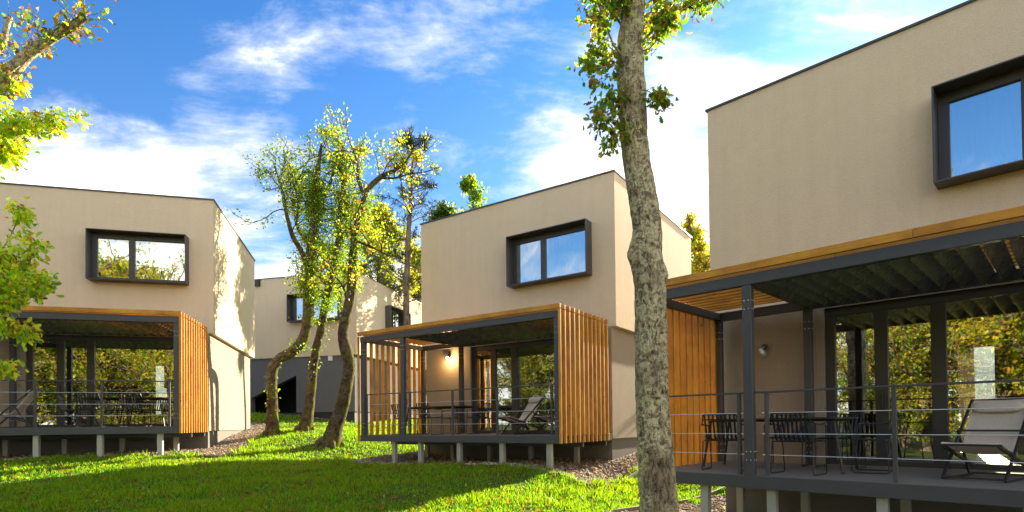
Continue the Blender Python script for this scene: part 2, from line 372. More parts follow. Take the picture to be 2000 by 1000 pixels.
for u, v, w in ((-5.7, -.3, .13), (-3.2, -.3, .0), (-.1, -.3, -.40), (-3, -4, -.2), (-.2, 6, -.1)): p = hw('D', u, v, w); cp(*p)
for x, y, z in ((0, 0, -1.6), (0, 5, -1.52), (0, 9, -1.30), (-4, 8, -1.25), (-8, 8, -1.18), (-12, 6, -1.3), (4, 3, -1.62), (-6, 0, -1.6), (-7.76, 18.5, -.275), (-6.85, 19, -.114 - .02), (-5.4, 17, -.57), (-3.6, 14, -.98), (2.3, 12.5, -1.35)):
    cp(x, y, z + CAMZ)
for a in range(0, 360, 24):
    for rr in (45, 90): cp(rr * math.sin(R(a)), 8 + rr * math.cos(R(a)), CAMZ + (-.6 + 1.2 * math.cos(R(a))))
C_ = np.array(ctrl); n_ = len(C_)
def tps(r2): return .5 * r2 * np.log(r2 + 1e-9)
d2 = ((C_[:, None, :2] - C_[None, :, :2]) ** 2).sum(-1)
A_ = np.zeros((n_ + 3, n_ + 3)); A_[:n_, :n_] = tps(d2) + np.eye(n_) * .6; A_[:n_, n_:] = np.c_[np.ones(n_), C_[:, :2]]; A_[n_:, :n_] = A_[:n_, n_:].T
W_ = np.linalg.solve(A_, np.r_[C_[:, 2], 0, 0, 0])
def ground_z(P):
    P = np.atleast_2d(np.asarray(P, float))[:, :2]; out = np.empty(len(P))
    for i in range(0, len(P), 20000):
        q = P[i:i + 20000]; k_ = tps(((q[:, None] - C_[None, :, :2]) ** 2).sum(-1)); out[i:i + 20000] = k_ @ W_[:n_] + W_[n_] + q @ W_[n_ + 1:]
    rr = np.hypot(P[:, 0], P[:, 1] - 8); edge = CAMZ - .6 + 1.2 * (P[:, 1] - 8) / np.maximum(rr, 1); t = np.clip((rr - 50) / 40, 0, 1)
    return out * (1 - t) + edge * t
def gz(x, y): return float(ground_z([(x, y)])[0])
def local(h, P):
    X, Y, Z, a = HOUSES[h]; dx = P[:, 0] - X; dy = P[:, 1] - Y
    return dx * math.cos(a) + dy * math.sin(a), -dx * math.sin(a) + dy * math.cos(a)
def wob(P, s=1.7): return .16 * np.sin(P[:, 0] * s * 2.1 + 1) * np.cos(P[:, 1] * s * 1.7) + .09 * np.sin(P[:, 0] * 9.1) * np.sin(P[:, 1] * 7.3 + 2)
GR = {'A': (-1.5, 7.15, .18, 9.6), 'B': (-.35, 6.95, -.28, 9.6), 'C': (-.75, 7.3, -.05, 9.4)}
def in_gravel(P, m=0.0):
    r = np.zeros(len(P), bool); wb = wob(P)
    for h, (a, b, c, d) in GR.items():
        u, v = local(h, P); r |= (u > a + wb + m) & (u < b + wb - m) & (v > c + wb + m) & (v < d - m)
    u, v = local('D', P); r |= (u > -7) & (u < .3) & (v > -.35 + wb * .3 + m) & (v < 2)
    return r
def in_house(P):
    r = np.zeros(len(P), bool)
    for h in 'ABC':
        u, v = local(h, P); r |= (u > .05) & (u < 6.2) & (v > 2.6) & (v < 8.6)
    u, v = local('D', P); r |= (u > -8) & (u < 0) & (v > 0) & (v < 7)
    return r
# one sheet: fine grid near, stretched far out
ax = np.concatenate([-np.geomspace(700, 26, 30), np.linspace(-25, 15, 260), np.geomspace(16, 700, 30)])
ay = np.concatenate([-np.geomspace(700, 9, 26), np.linspace(-8, 34, 260), np.geomspace(35, 900, 30)])
GX, GY = np.meshgrid(ax, ay); P = np.c_[GX.ravel(), GY.ravel()]; Z = ground_z(P)
Z += .012 * np.sin(P[:, 0] * 3.1) * np.cos(P[:, 1] * 2.7) * (np.hypot(P[:, 0], P[:, 1]) < 40)
nx, ny = len(ax), len(ay); ii, jj = np.meshgrid(np.arange(nx - 1), np.arange(ny - 1)); b0 = (jj * nx + ii).ravel()
F = np.c_[b0, b0 + 1, b0 + nx + 1, b0 + nx]
o = link('ground', mesh_np('ground', np.c_[P, Z], F, 'turf_soil', smooth=True)); tag(o, kind='structure')
# gravel beds: sheets just above the soil
for h, (a, b, c, d) in list(GR.items()) + [('D', (-7, .3, -.35, 2))]:
    us = np.linspace(a - .3, b + .3, 70); vs_ = np.linspace(c - .3, d + .3, 80); U, V2 = np.meshgrid(us, vs_)
    X, Y, Zh, ang = HOUSES[h]; P = np.c_[(X + U * math.cos(ang) - V2 * math.sin(ang)).ravel(), (Y + U * math.sin(ang) + V2 * math.cos(ang)).ravel()]
    Z = ground_z(P) + .022 + .012 * np.sin(P[:, 0] * 3.1) * np.cos(P[:, 1] * 2.7)
    nx, ny = 70, 80; ii, jj = np.meshgrid(np.arange(nx - 1), np.arange(ny - 1)); b0 = (jj * nx + ii).ravel(); F = np.c_[b0, b0 + 1, b0 + nx + 1, b0 + nx]
    cen = P[F].mean(1); keep = in_gravel(cen); o = link('gravel_bed', mesh_np('gravel_bed', np.c_[P, Z], F[keep], 'gravel_bed', smooth=True)); tag(o, kind='structure')

# ------------------------------------------------------------------ house model (local: x along the front, y into the house, z up)
Wp, Dp, V, A0, A1, DB, H1, H2 = 6.226, 2.43, 2.633, -.132, 6.308, 8.84, 2.796, 6.60
L0, L1, LB = .03, 6.18, 8.55
def wall_with_hole(mb, x0, x1, z0, z1, hx0, hx1, hz0, hz1, y0, y1):
    """a wall slab in the xz plane between y0 (outside) and y1 with a rectangular opening"""
    mb.box(x0, hx0, y0, y1, z0, z1); mb.box(hx1, x1, y0, y1, z0, z1)
    mb.box(hx0, hx1, y0, y1, z0, hz0); mb.box(hx0, hx1, y0, y1, hz1, z1)
def slab_with_hole(x0, x1, z0, z1, hx0, hx1, hz0, hz1, y0, y1):
    mb = MB(); o = [(x0, z0), (x1, z0), (x1, z1), (x0, z1)]; i = [(hx0, hz0), (hx1, hz0), (hx1, hz1), (hx0, hz1)]
    vs = [(x, y, z) for y in (y0, y1) for q in (o, i) for x, z in q]; fs = []
    for j in range(4):
        k2 = (j + 1) % 4
        fs += [(j, k2, 4 + k2, 4 + j), (8 + j, 12 + j, 12 + k2, 8 + k2), (j, 8 + j, 8 + k2, k2), (4 + j, 4 + k2, 12 + k2, 12 + j)]
    mb.add(vs, fs); return mb
def curtain(x0, x1, y, z0, z1, amp=.03, per=.11, gather=1.0):
    n = int((x1 - x0) / .012); vs = []; 
    for i in range(n + 1):
        x = x0 + (x1 - x0) * i / n; ph = 2 * math.pi * x / per + .7 * math.sin(x * 9)
        for z, aa in ((z1, amp * .7), ((z0 + z1) / 2, amp * 1.0), (z0, amp * 1.15)): vs.append((x, y + math.sin(ph + z * .3) * aa, z))
    fs = [(3 * i + j, 3 * i + 3 + j, 3 * i + 4 + j, 3 * i + 1 + j) for i in range(n) for j in (0, 1)]
    m = MB(); m.add(vs, fs); return m
WIN = (3.277, 5.679, 4.13, 5.478)
def frame_bars(outer, holes, y0, y1):
    """flat frame between outer rectangle and pane holes (x ranges) sharing the same z range"""
    x0, x1, z0, z1 = outer; mb = MB(); hz0, hz1 = holes[0][2], holes[0][3]
    mb.cbox(x0, x1, y0, y1, z0, hz0, .005); mb.cbox(x0, x1, y0, y1, hz1, z1, .005)
    e = [x0] + [q for h in holes for q in (h[0], h[1])] + [x1]
    for i in range(0, len(e), 2): mb.cbox(e[i], e[i + 1], y0 + .002, y1 - .002, hz0 - .004, hz1 + .004, .005)
    return mb
SH = {}
def shared(key, fn):
    if key not in SH: SH[key] = fn()
    return SH[key]
def box_window(root, label=None, at=(0, 0, 0), rz=0):
    x0, x1, z0, z1 = WIN; t = .022; y0, y1 = V - .335, V + .25
    def sur():
        mb = MB(); mb.cbox(x0, x1, y0, y1, z0, z0 + t, .003); mb.cbox(x0, x1, y0, y1, z1 - t, z1, .003)
        mb.cbox(x0, x0 + t, y0 + .001, y1 - .001, z0 + t - .002, z1 - t + .002, .003); mb.cbox(x1 - t, x1, y0 + .001, y1 - .001, z0 + t - .002, z1 - t + .002, .003)
        return mb.mesh('window', 'anthracite_steel')
    w = link('window', shared('win', sur), root, at, (0, 0, rz))
    if label: w['label'] = label
    h = [(3.435, 4.185, 4.255, 5.315), (4.34, 5.585, 4.255, 5.315)]
    link('sash', shared('sash', lambda: frame_bars((x0 + t, x1 - t, z0 + t, z1 - t), h, V - .03, V + .05).mesh('sash', 'dark_alu')), w)
    for i, q in enumerate(h):
        link('pane', shared('pane%d' % i, lambda: MB().box(q[0] - .01, q[1] + .01, V + .008, V + .016, q[2] - .01, q[3] + .01).mesh('pane', 'window_glass')), w)
    link('curtain', shared('curt', lambda: curtain(3.4, 5.65, V + .14, 4.2, 5.4, .022, .10).mesh('curtain', 'sheer', True)), w)
    return w
def build_house(h, label, mirror=False):
    X, Y, Z, a = HOUSES[h]; r = thing('house', label, 'house', (X, Y, Z), a, 'two-storey rendered cabins')
    def up():
        mb = slab_with_hole(A0, A1, H1, H2, WIN[0] + .004, WIN[1] - .004, WIN[2] + .004, WIN[3] - .004, V, V + .3)
        mb.box(A0, A0 + .3, V + .3, DB, H1, H2); mb.box(A1 - .3, A1, V + .3, DB, H1, H2); mb.box(A0 + .3, A1 - .3, DB - .3, DB, H1, H2)
        mb.box(A0 + .3, A1 - .3, V + .3, DB - .3, H1, H1 + .25); return mb.mesh('upper_wall', 'beige_render')
    link('upper_wall', shared('up', up), r)
    link('roof', shared('rf', lambda: MB().box(A0 + .05, A1 - .05, V + .05, DB - .05, H2 - .2, H2 - .03).mesh('roof', 'roof_membrane')), r)
    def cop():
        mb = MB(); o = .03; t = .035
        mb.box(A0 - o, A1 + o, V - o, V + .3, H2, H2 + t); mb.box(A0 - o, A1 + o, DB - .3, DB + o, H2, H2 + t)
        mb.box(A0 - o, A0 + .3, V + .3, DB - .3, H2, H2 + t); mb.box(A1 - .3, A1 + o, V + .3, DB - .3, H2, H2 + t); return mb.mesh('roof_coping', 'anthracite_steel')
    link('roof_coping', shared('cop', cop), r)
    def low():
        mb = slab_with_hole(L0, L1, 0.03, H1 - .002, 1.77, 5.80, .165, 2.66, V, V + .28)
        mb.box(L0, L0 + .28, V + .28, LB, .03, H1 - .002)
        # side wall towards the sun with a garden door opening further back
        mb.box(L1 - .28, L1, V + .28, LB, .03, H1 - .002)
        # rear wall with a glazed opening
        wy0, wy1 = LB - .28, LB
        for q in ((L0 + .28, 2.75, .03, H1 - .002), (3.4, L1 - .28, .03, H1 - .002), (2.75, 3.4, 2.42, H1 - .002), (2.75, 3.4, .03, .2)): mb.box(q[0], q[1], wy0, wy1, q[2], q[3])
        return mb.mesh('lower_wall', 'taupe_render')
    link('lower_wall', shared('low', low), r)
    link('plinth', shared('pl', lambda: MB().box(L0 + .05, L1 - .04, V + .05, LB - .05, -1.3, .03).mesh('plinth', 'plinth_render')), r)
    # interior
    link('floor', shared('fl', lambda: MB().box(L0 + .28, L1 - .28, V + .28, LB - .28, .06, .15).mesh('floor', 'floor_oak')), r)
    def lin():
        mb = MB(); t = .02
        mb.box(L0 + .283, L0 + .30, V + .30, LB - .29, .15, 2.70); mb.box(L1 - .30, L1 - .283, V + .30, LB - .29, .15, 2.70); mb.box(L0 + .3, L1 - .3, V + .30, LB - .29, 2.70, 2.72)
        mb.box(L0 + .3, 2.6, LB - .3, LB - .283, .15, 2.7)
        return mb.mesh('inner_lining', 'interior_plaster')
    link('inner_lining', shared('lin', lin), r)
    link('curtain', shared('rc', lambda: curtain(2.70, 3.08, LB - .40, .2, 2.5, .03, .09).mesh('curtain', 'tan_curtain', True)), r)  # added curtain, dims the bright view through the rear opening
    link('partition', shared('part', lambda: MB().cbox(2.3, 2.82, 5.0, 5.10, .15, 2.7, .004).mesh('partition', 'interior_plaster')), r)
    def ckb():
        mb = MB(); mb.cbox(3.75, 5.8, 6.6, 7.2, .15, .95, .004); mb.cbox(3.75, 5.8, 6.85, 7.2, 1.5, 2.3, .004); return mb.mesh('cabinet', 'cabinet')
    link('cabinet', shared('cab', ckb), r)
    def wt():
        mb = MB(); mb.cbox(1.7, 3.0, 6.0, 6.6, .93, .97, .003); mb.box(1.75, 2.95, 6.05, 6.55, .15, .93); mb.cbox(3.72, 5.83, 6.56, 7.2, .952, .99, .003)
        mb.tube([(4.4, 6.9, .99), (4.4, 6.9, 1.25), (4.4, 6.85, 1.31), (4.4, 6.72, 1.31), (4.4, 6.70, 1.25)], .012, 8); return mb.mesh('kitchen_counter', 'worktop')
    link('kitchen_counter', shared('wt', wt), r)
    # sliding doors
    hs = [(1.91, 2.45, .245, 2.525), (2.625, 3.155, .245, 2.525), (3.335, 5.62, .245, 2.525)]
    d = link('sliding_door', shared('door', lambda: frame_bars((1.77, 5.80, .165, 2.66), hs, V + .04, V + .13).mesh('sliding_door', 'dark_alu')), r)
    for i, q in enumerate(hs):
        link('pane', shared('dp%d' % i, lambda: MB().box(q[0] - .01, q[1] + .01, V + .085, V + .095, q[2] - .01, q[3] + .01).mesh('pane', 'door_glass')), d)
    link('handle', shared('hd', lambda: MB().cbox(2.535, 2.555, V + .005, V + .035, 1.0, 1.28, .003).mesh('handle', 'black_metal')), d)
    link('curtain', shared('dc', lambda: curtain(1.98, 2.22, V + .26, .18, 2.6, .04, .07).mesh('curtain', 'grey_curtain', True)), d)
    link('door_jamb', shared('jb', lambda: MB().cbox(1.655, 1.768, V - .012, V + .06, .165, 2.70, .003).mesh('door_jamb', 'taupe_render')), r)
    box_window(r)
    return r
hA = build_house('A', 'cabin on the left, tree shadows on its sunlit side wall')
hB = build_house('B', 'middle cabin behind the lichen covered trunk, lamp lit on its porch wall')
hC = build_house('C', 'nearest cabin on the right, running out of the frame, warm beige upper storey')

# ------------------------------------------------------------------ pergola terraces
NSL = 12
def build_terrace(h, label, legs_f, legs_r):
    X, Y, Z, a = HOUSES[h]; r = thing('terrace', label, 'terrace', (X, Y, Z), a, 'raised pergola terraces')
    link('deck', shared('deck', lambda: MB().box(.08, Wp - .08, .085, V - .014, .02, .163).mesh('deck', 'deck_composite')), r)
    def fas():
        mb = MB(); mb.cbox(.05, Wp - .05, .02, .08, -.005, .160, .004); mb.cbox(.052, .078, .08, V - .02, -.005, .158, .004); mb.cbox(Wp - .078, Wp - .052, .08, V - .02, -.005, .158, .004)
        for y in (1.1, 2.3): mb.cbox(.08, Wp - .08, y, y + .06, -.12, .018, .003)
        return mb.mesh('deck_edge_beam', 'anthracite_steel')
    link('deck_edge_beam', shared('fas', fas), r)
    # steel portal
    def post(): return MB().cbox(-.06, .06, -.05, .05, .160, 2.64, .004).mesh('post', 'anthracite_steel')
    def bolts():
        mb = MB()
        for z in (.36, .47, 2.33, 2.44):
            for x in (-.028, .028):
                c = [(x + .007 * math.cos(t * math.pi / 3), -.058, z + .007 * math.sin(t * math.pi / 3)) for t in range(6)]
                mb.add(c + [(q[0], -.048, q[2]) for q in c], [tuple(range(6))] + [(i, (i + 1) % 6, 6 + (i + 1) % 6, 6 + i) for i in range(6)])
                c = [(.066, x + .007 * math.cos(t * math.pi / 3), z + .007 * math.sin(t * math.pi / 3)) for t in range(6)]
                mb.add(c + [(.058, q[1], q[2]) for q in c], [tuple(range(6))] + [(i, (i + 1) % 6, 6 + (i + 1) % 6, 6 + i) for i in range(6)])
        return mb.mesh('bolt_heads', 'bolt_zinc')
    for x in (.125, 1.60, 6.10):
        for y in (.085, Dp - .02):
            p = link('post', shared('post', post), r, (x, y, 0)); link('bolt_heads', shared('bolts', bolts), p)['kind'] = 'stuff'
    link('front_beam', shared('fb', lambda: MB().cbox(.05, Wp - .05, .03, .13, 2.642, 2.785, .005).mesh('front_beam', 'anthracite_steel')), r)
    link('rear_beam', shared('rb', lambda: MB().cbox(.05, Wp - .05, Dp - .07, Dp + .03, 2.642, 2.785, .005).mesh('rear_beam', 'anthracite_steel')), r)
    for x in (.125, 1.60, 6.10): link('side_beam', shared('sb', lambda: MB().cbox(-.05, .05, .132, Dp - .072, 2.655, 2.775, .004).mesh('side_beam', 'anthracite_steel')), r, (x, 0, 0))
    # slat rings
    e = .045
    side = shared('ss', lambda: MB().cbox(-.05, .05, -e / 2, e / 2, -.005, 2.80, .004).mesh('side_slat', 'stained_wood'))
    front = shared('sf', lambda: MB().cbox(-.028, .028, -e / 2, e / 2, -.005, 2.80, .004).mesh('side_slat', 'stained_wood'))
    def roofs(x0, x1, z0=-.05, z1=.05): return lambda: rotx(x0, x1, z0, z1)
    def rotx(x0, x1, z0, z1):
        m = MB().cbox(-(z1), -(z0), -e / 2, e / 2, -(x1 - x0) / 2, (x1 - x0) / 2, .004)   # length along local z for the grain
        return m.mesh('roof_slat', 'stained_wood')
    for i in range(NSL):
        y = i * .2105 + (-.0 if i == 0 else .0)
        jit = lambda s=.0015: random.uniform(-s, s)
        link('side_slat', side if i else front, r, ((.05 if i else .022) + jit(.001), y, 0), (jit(), 0, jit(.01)))
        link('side_slat', side if i else front, r, ((Wp - .05 if i else Wp - .022) + jit(.001), y, 0), (jit(), 0, jit(.01)))
        xs = [(-.0, 3.42), (3.424, Wp)] if i % 2 == 0 else [(0, 2.6), (2.604, Wp)]
        for x0, x1 in xs:
            if i == 0: x0, x1 = x0, x1
            o = link('roof_slat', shared('rs%.2f' % (x1 - x0), roofs(x0, x1)), r, ((x0 + x1) / 2, y, 2.868), (0, R(90), 0)); o.rotation_euler = (jit(.001), R(90) + jit(.0006), 0)
    # louvre blades below the slats, slightly open
    def blade():
        mb = MB(); n = 6; w = .198; pr = [(-w / 2 + w * i / n, .012 * math.cos(math.pi * (i / n - .5)) - .006) for i in range(n + 1)]
        prof = [(x, z + .004) for x, z in pr] + [(x, z - .004) for x, z in pr[::-1]]; m = len(prof)
        vs = [(x, y, z) for y in (.14, Dp - .08) for x, z in prof]
        return mb.add(vs, [(i, (i + 1) % m, m + (i + 1) % m, m + i) for i in range(m)] + [tuple(range(m))[::-1], tuple(range(m, 2 * m))]).mesh('louvre', 'sheet_steel')
    lv_ = shared('blade', blade)
    for i in range(21): link('louvre', lv_, r, (1.775 + i * .2065, 0, 2.70), (0, R(-47 + random.uniform(-2, 2)), 0))
    # railing
    posts = (.21, 1.45, 1.807, 3.195, 4.51, 5.93)
    rp = shared('rp', lambda: MB().cbox(-.022, .022, -.022, .022, .161, 1.225, .003).mesh('railing_post', 'anthracite_steel'))
    for x in posts: link('railing_post', rp, r, (x, .115, 0))
    link('handrail', shared('hr', lambda: MB().cbox(.185, 1.54, .09, .14, 1.226, 1.25, .003).mesh('handrail', 'anthracite_steel')), r)
    link('handrail', shared('hr2', lambda: MB().cbox(1.66, 6.04, .09, .14, 1.226, 1.25, .003).mesh('handrail', 'anthracite_steel')), r)
    for z in (.43, .70, .97):
        link('cable', shared('cb1', lambda: MB().tube([(.2, .115, 0), (1.51, .115, 0)], .0052, 6).mesh('cable', 'cable_steel')), r, (0, 0, z))
        link('cable', shared('cb2', lambda: MB().tube([(1.74, .115, 0), (3.85, .115, -.004), (5.99, .115, 0)], .0052, 6).mesh('cable', 'cable_steel')), r, (0, 0, z))
        link('cable_fitting', shared('cf', lambda: MB().tube([(1.474, .115, 0), (1.505, .115, 0)], .011, 6).tube([(1.755, .115, 0), (1.785, .115, 0)], .011, 6).tube([(5.953, .115, 0), (5.99, .115, 0)], .011, 6).mesh('cable_fitting', 'bolt_zinc')), r, (0, 0, z))
    lg = shared('lg', lambda: MB().cbox(-.055, .055, -.055, .055, -1.15, -.006, .004).mesh('support_leg', 'galvanised'))
    for x in legs_f: link('support_leg', lg, r, (x, .16, 0))
    for x in legs_r: link('support_leg', lg, r, (x, 2.0, 0))
    return r
tA = build_terrace('A', 'pergola terrace of the left cabin with sunlit orange slats on its right end', (.6, 1.9, 3.2, 4.47, 5.72), (.4, 1.67, 2.95, 4.26, 5.53))
tB = build_terrace('B', 'pergola terrace of the middle cabin with slatted screens at both ends', (1.2, 2.12, 3.37, 4.61, 5.84), (.64, 1.61, 2.9, 4.21, 5.52))
tC = build_terrace('C', 'pergola terrace of the nearest cabin at the right with one slat screen in view', (.94, 1.845, 3.06, 4.5, 5.8), (.65, 1.65, 2.94, 4.2, 5.5))

# ------------------------------------------------------------------ rear house
def build_rear():
    X, Y, Z, a = HOUSES['D']; r = thing('house', 'rear cabin behind the ivy trees with dark grey lower storey', 'house', (X, Y, Z), a, 'two-storey rendered cabins')
    hx0, hx1, hz0, hz1 = -3.47, -.77, 4.43, 5.73
    mb = slab_with_hole(-9, 0, 2.80, 6.63, hx0, hx1, hz0, hz1, 0, .3)
    mb.box(-9, -8.7, .3, 8.2, 2.8, 6.63); mb.box(-8.7, -.3, 7.9, 8.2, 2.8, 6.63); mb.box(-8.7, -.3, .3, 7.9, 2.8, 3.0)
    side = slab_with_hole(.3, 8.2, 2.8, 6.63, 2.85, 5.25, 4.42, 5.62, 0, .3)   # x -> y
    mb.add([(-y, x, z) for x, y, z in side.v], side.f)
    mb.build('upper_wall', 'beige_render', r)
    MB().box(-8.9, -.1, .1, 8.1, 6.4, 6.6).build('roof', 'roof_membrane', r)
    c = MB(); c.box(-9.03, .03, -.03, .3, 6.632, 6.665); c.box(-9.03, .03, 7.9, 8.23, 6.632, 6.665); c.box(-.3, .03, .3, 7.9, 6.632, 6.665); c.box(-9.03, -8.7, .3, 7.9, 6.632, 6.665); c.build('roof_coping', 'anthracite_steel', r)
    # dark lower storey; a recess with a slanting top on its left
    m = MB(); m.box(-3.24, -.15, .06, .36, .17, 2.798); m.box(-.45, -.15, .36, 8.0, .17, 2.798); m.box(-8.8, -8.5, .36, 8.0, .17, 2.798)
    tr = [(-8.8, .9), (-5.75, .9), (-3.24, 1.94), (-3.24, 2.798), (-8.8, 2.798)]
    m.add([(x, y, z) for y in (.06, .36) for x, z in tr], [(0, 1, 2, 3, 4), (9, 8, 7, 6, 5)] + [(i, i + 5, (i + 1) % 5 + 5, (i + 1) % 5) for i in range(5)])
    m.box(-8.8, -5.75, .06, .36, .17, .897)
    m.build('lower_wall', 'slate_render', r)
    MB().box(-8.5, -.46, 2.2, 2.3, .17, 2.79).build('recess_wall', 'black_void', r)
    MB().box(-8.75, -.2, .12, 7.9, -1.2, .168).build('plinth', 'black_void', r)
    def win(w, x0, x1, z0, z1, T):
        m = MB(); t = .03
        for q in ((x0, x1, z0, z0 + t), (x0, x1, z1 - t, z1), (x0, x0 + t, z0 + t, z1 - t), (x1 - t, x1, z0 + t, z1 - t)): m.box(q[0], q[1], -.33, .25, q[2], q[3])
        m.v = [T(*p) for p in m.v]; o = m.build('window', 'anthracite_steel', r)
        xm = x0 + (x1 - x0) * .4; m = frame_bars((x0 + t, x1 - t, z0 + t, z1 - t), [(x0 + .15, xm, z0 + .14, z1 - .14), (xm + .12, x1 - .12, z0 + .14, z1 - .14)], .02, .08)
        m.v = [T(*p) for p in m.v]; m.build('sash', 'dark_alu', o)
        for q in ((x0 + .14, xm + .01), (xm + .11, x1 - .11)):
            m = MB().box(q[0], q[1], .046, .054, z0 + .13, z1 - .13); m.v = [T(*p) for p in m.v]; m.build('pane', 'window_glass', o)
        m = curtain(x0 + .1, x1 - .1, .18, z0 + .05, z1 - .05, .02, .12); m.v = [T(*p) for p in m.v]; m.build('curtain', 'sheer', o, smooth=True)
    win('f', hx0, hx1, hz0, hz1, lambda x, y, z: (x, y, z)); win('s', 2.85, 5.25, 4.42, 5.62, lambda x, y, z: (-y, x, z))
    MB().box(.005, .03, 0, 0, 0, 0)
    f = MB().cbox(-5.43, -5.14, -.16, -.002, 6.31, 6.60, .006); f.build('wall_light', 'black_metal', r)
    MB().cbox(-1.50, -1.28, -.0, .055, 2.56, 2.78, .006).build('socket_box', 'white_plastic', r)
    return r
hD = build_rear()
# metal edging where gravel meets lawn
def edging(h, pts, label):
    mb = MB(); P = []
    for (u0, v0), (u1, v1) in zip(pts[:-1], pts[1:]):
        for t in np.linspace(0, 1, 14)[:-1]: P.append(hw(h, u0 + (u1 - u0) * t, v0 + (v1 - v0) * t))
    P.append(hw(h, *pts[-1])); P = [(p.x, p.y, gz(p.x, p.y) + .03) for p in P]
    for a, b in zip(P[:-1], P[1:]): mb.bar(a, b, .03, .10)
    o = mb.build('path_edging', 'kerb_metal'); tag(o, label, 'edging')
edging('C', [(-.78, -.05), (-.78, 9.4)], 'thin pale edging strip between lawn and gravel left of the nearest terrace')
edging('B', [(5.3, -.32), (6.98, -.32), (6.98, 3.5)], 'thin edging around the gravel corner at the right end of the middle terrace')

# ------------------------------------------------------------------ furniture
def rounded(x0, x1, y0, y1, z0, z1, r=.14, n=6):
    pts = []
    for cx_, cy_, a0 in ((x1 - r, y1 - r, 0), (x0 + r, y1 - r, 90), (x0 + r, y0 + r, 180), (x1 - r, y0 + r, 270)):
        for i in range(n + 1): t = R(a0 + 90 * i / n); pts.append((cx_ + r * math.cos(t), cy_ + r * math.sin(t)))
    m = len(pts); mb = MB(); mb.add([(x, y, z) for z in (z0, z1) for x, y in pts], [tuple(range(m))[::-1], tuple(range(m, 2 * m))] + [(i, (i + 1) % m, m + (i + 1) % m, m + i) for i in range(m)]); return mb
def make_table(label, loc, rz):
    r = thing('dining_table', label, 'table', loc, rz, 'black metal dining tables')
    link('tabletop', shared('tt', lambda: rounded(-1.0, 1.0, -.44, .44, .722, .742).mesh('tabletop', 'black_metal')), r)
    link('table_frame', shared('tf', lambda: MB().tube([(-.86, -.32, .705), (.86, -.32, .705), (.86, .32, .705), (-.86, .32, .705)], .014, 8, closed=True).mesh('table_frame', 'black_metal')), r)
    for sx in (-1, 1):
        for sy in (-1, 1):
            link('leg', shared('tl%d%d' % (sx, sy), lambda: MB().tube([(.86 * sx, .32 * sy, .71), (.97 * sx, .37 * sy, .012)], .019, 8).tube([(.97 * sx, .37 * sy, .012), (.97 * sx, .37 * sy, 0)], .028, 8).mesh('leg', 'black_metal')), r)
    return r
def chair_proto(label, loc, rz):
    """slatted armchair; local +y is where the sitter looks"""
    r = thing('slatted_chair', label, 'chair', loc, rz, 'black slatted metal chairs around the terrace tables')
    sk = [(-.27, .80), (-.245, .70), (-.21, .58), (-.185, .49), (-.15, .445), (-.08, .435), (.05, .44), (.20, .45), (.235, .44)]
    def strip():
        w = .0125; t = .0035; P = [Vector((0, y, z)) for y, z in sk]; prof = []
        nr = []
        for i in range(len(P)):
            a = P[max(i - 1, 0)]; b = P[min(i + 1, len(P) - 1)]; tt = (b - a).normalized(); nr.append(Vector((0, -tt.z, tt.y)))
        prof = [(p.y + q.y * t, p.z + q.z * t) for p, q in zip(P, nr)] + [(p.y - q.y * t, p.z - q.z * t) for p, q in zip(P[::-1], nr[::-1])]
        return MB().strip(prof, -w, w).mesh('strip', 'black_metal')
    for i in range(8): link('strip', shared('strip', strip), r, (-.203 + .058 * i, 0, 0))
    for nm, w_, y_, z_ in (('back_rail', .225, -.262, .797), ('front_rail', .27, .205, .432), ('seat_rail', .24, -.14, .430)):
        link(nm, shared('c' + nm, lambda: MB().tube([(-w_, y_, z_), (w_, y_, z_)], .009, 6).mesh(nm, 'black_metal')), r)
    for s in (-1, 1):
        link('leg_frame', shared('leg%d' % s, lambda: MB().tube([(.225 * s, -.262, .797), (.25 * s, -.22, .70), (.285 * s, -.15, .655), (.29 * s, .14, .645), (.288 * s, .175, .62), (.275 * s, .20, .30), (.27 * s, .225, .03), (.27 * s, .20, .012), (.27 * s, -.17, .012), (.27 * s, -.20, .03), (.262 * s, -.165, .42), (.24 * s, -.14, .432)], .009, 7).mesh('leg_frame', 'black_metal')), r)
    return r
DZ = .164
tabs = {'A': (4.55, 1.45), 'B': (1.62, 1.45), 'C': (1.47, 1.36)}
T0 = None
tl = {'A': 'black dining table behind the railing of the left cabin terrace', 'B': 'black dining table on the middle terrace below the lit lamp', 'C': 'black dining table on the nearest terrace below the unlit silver lamp'}
for h, (u, v) in tabs.items():
    p = hw(h, u, v, DZ); rz = HOUSES[h][3]
    if T0 is None: T0 = make_table(tl[h], p, rz); remember(T0)
    else: copy_tree(T0, p, rz, tl[h])
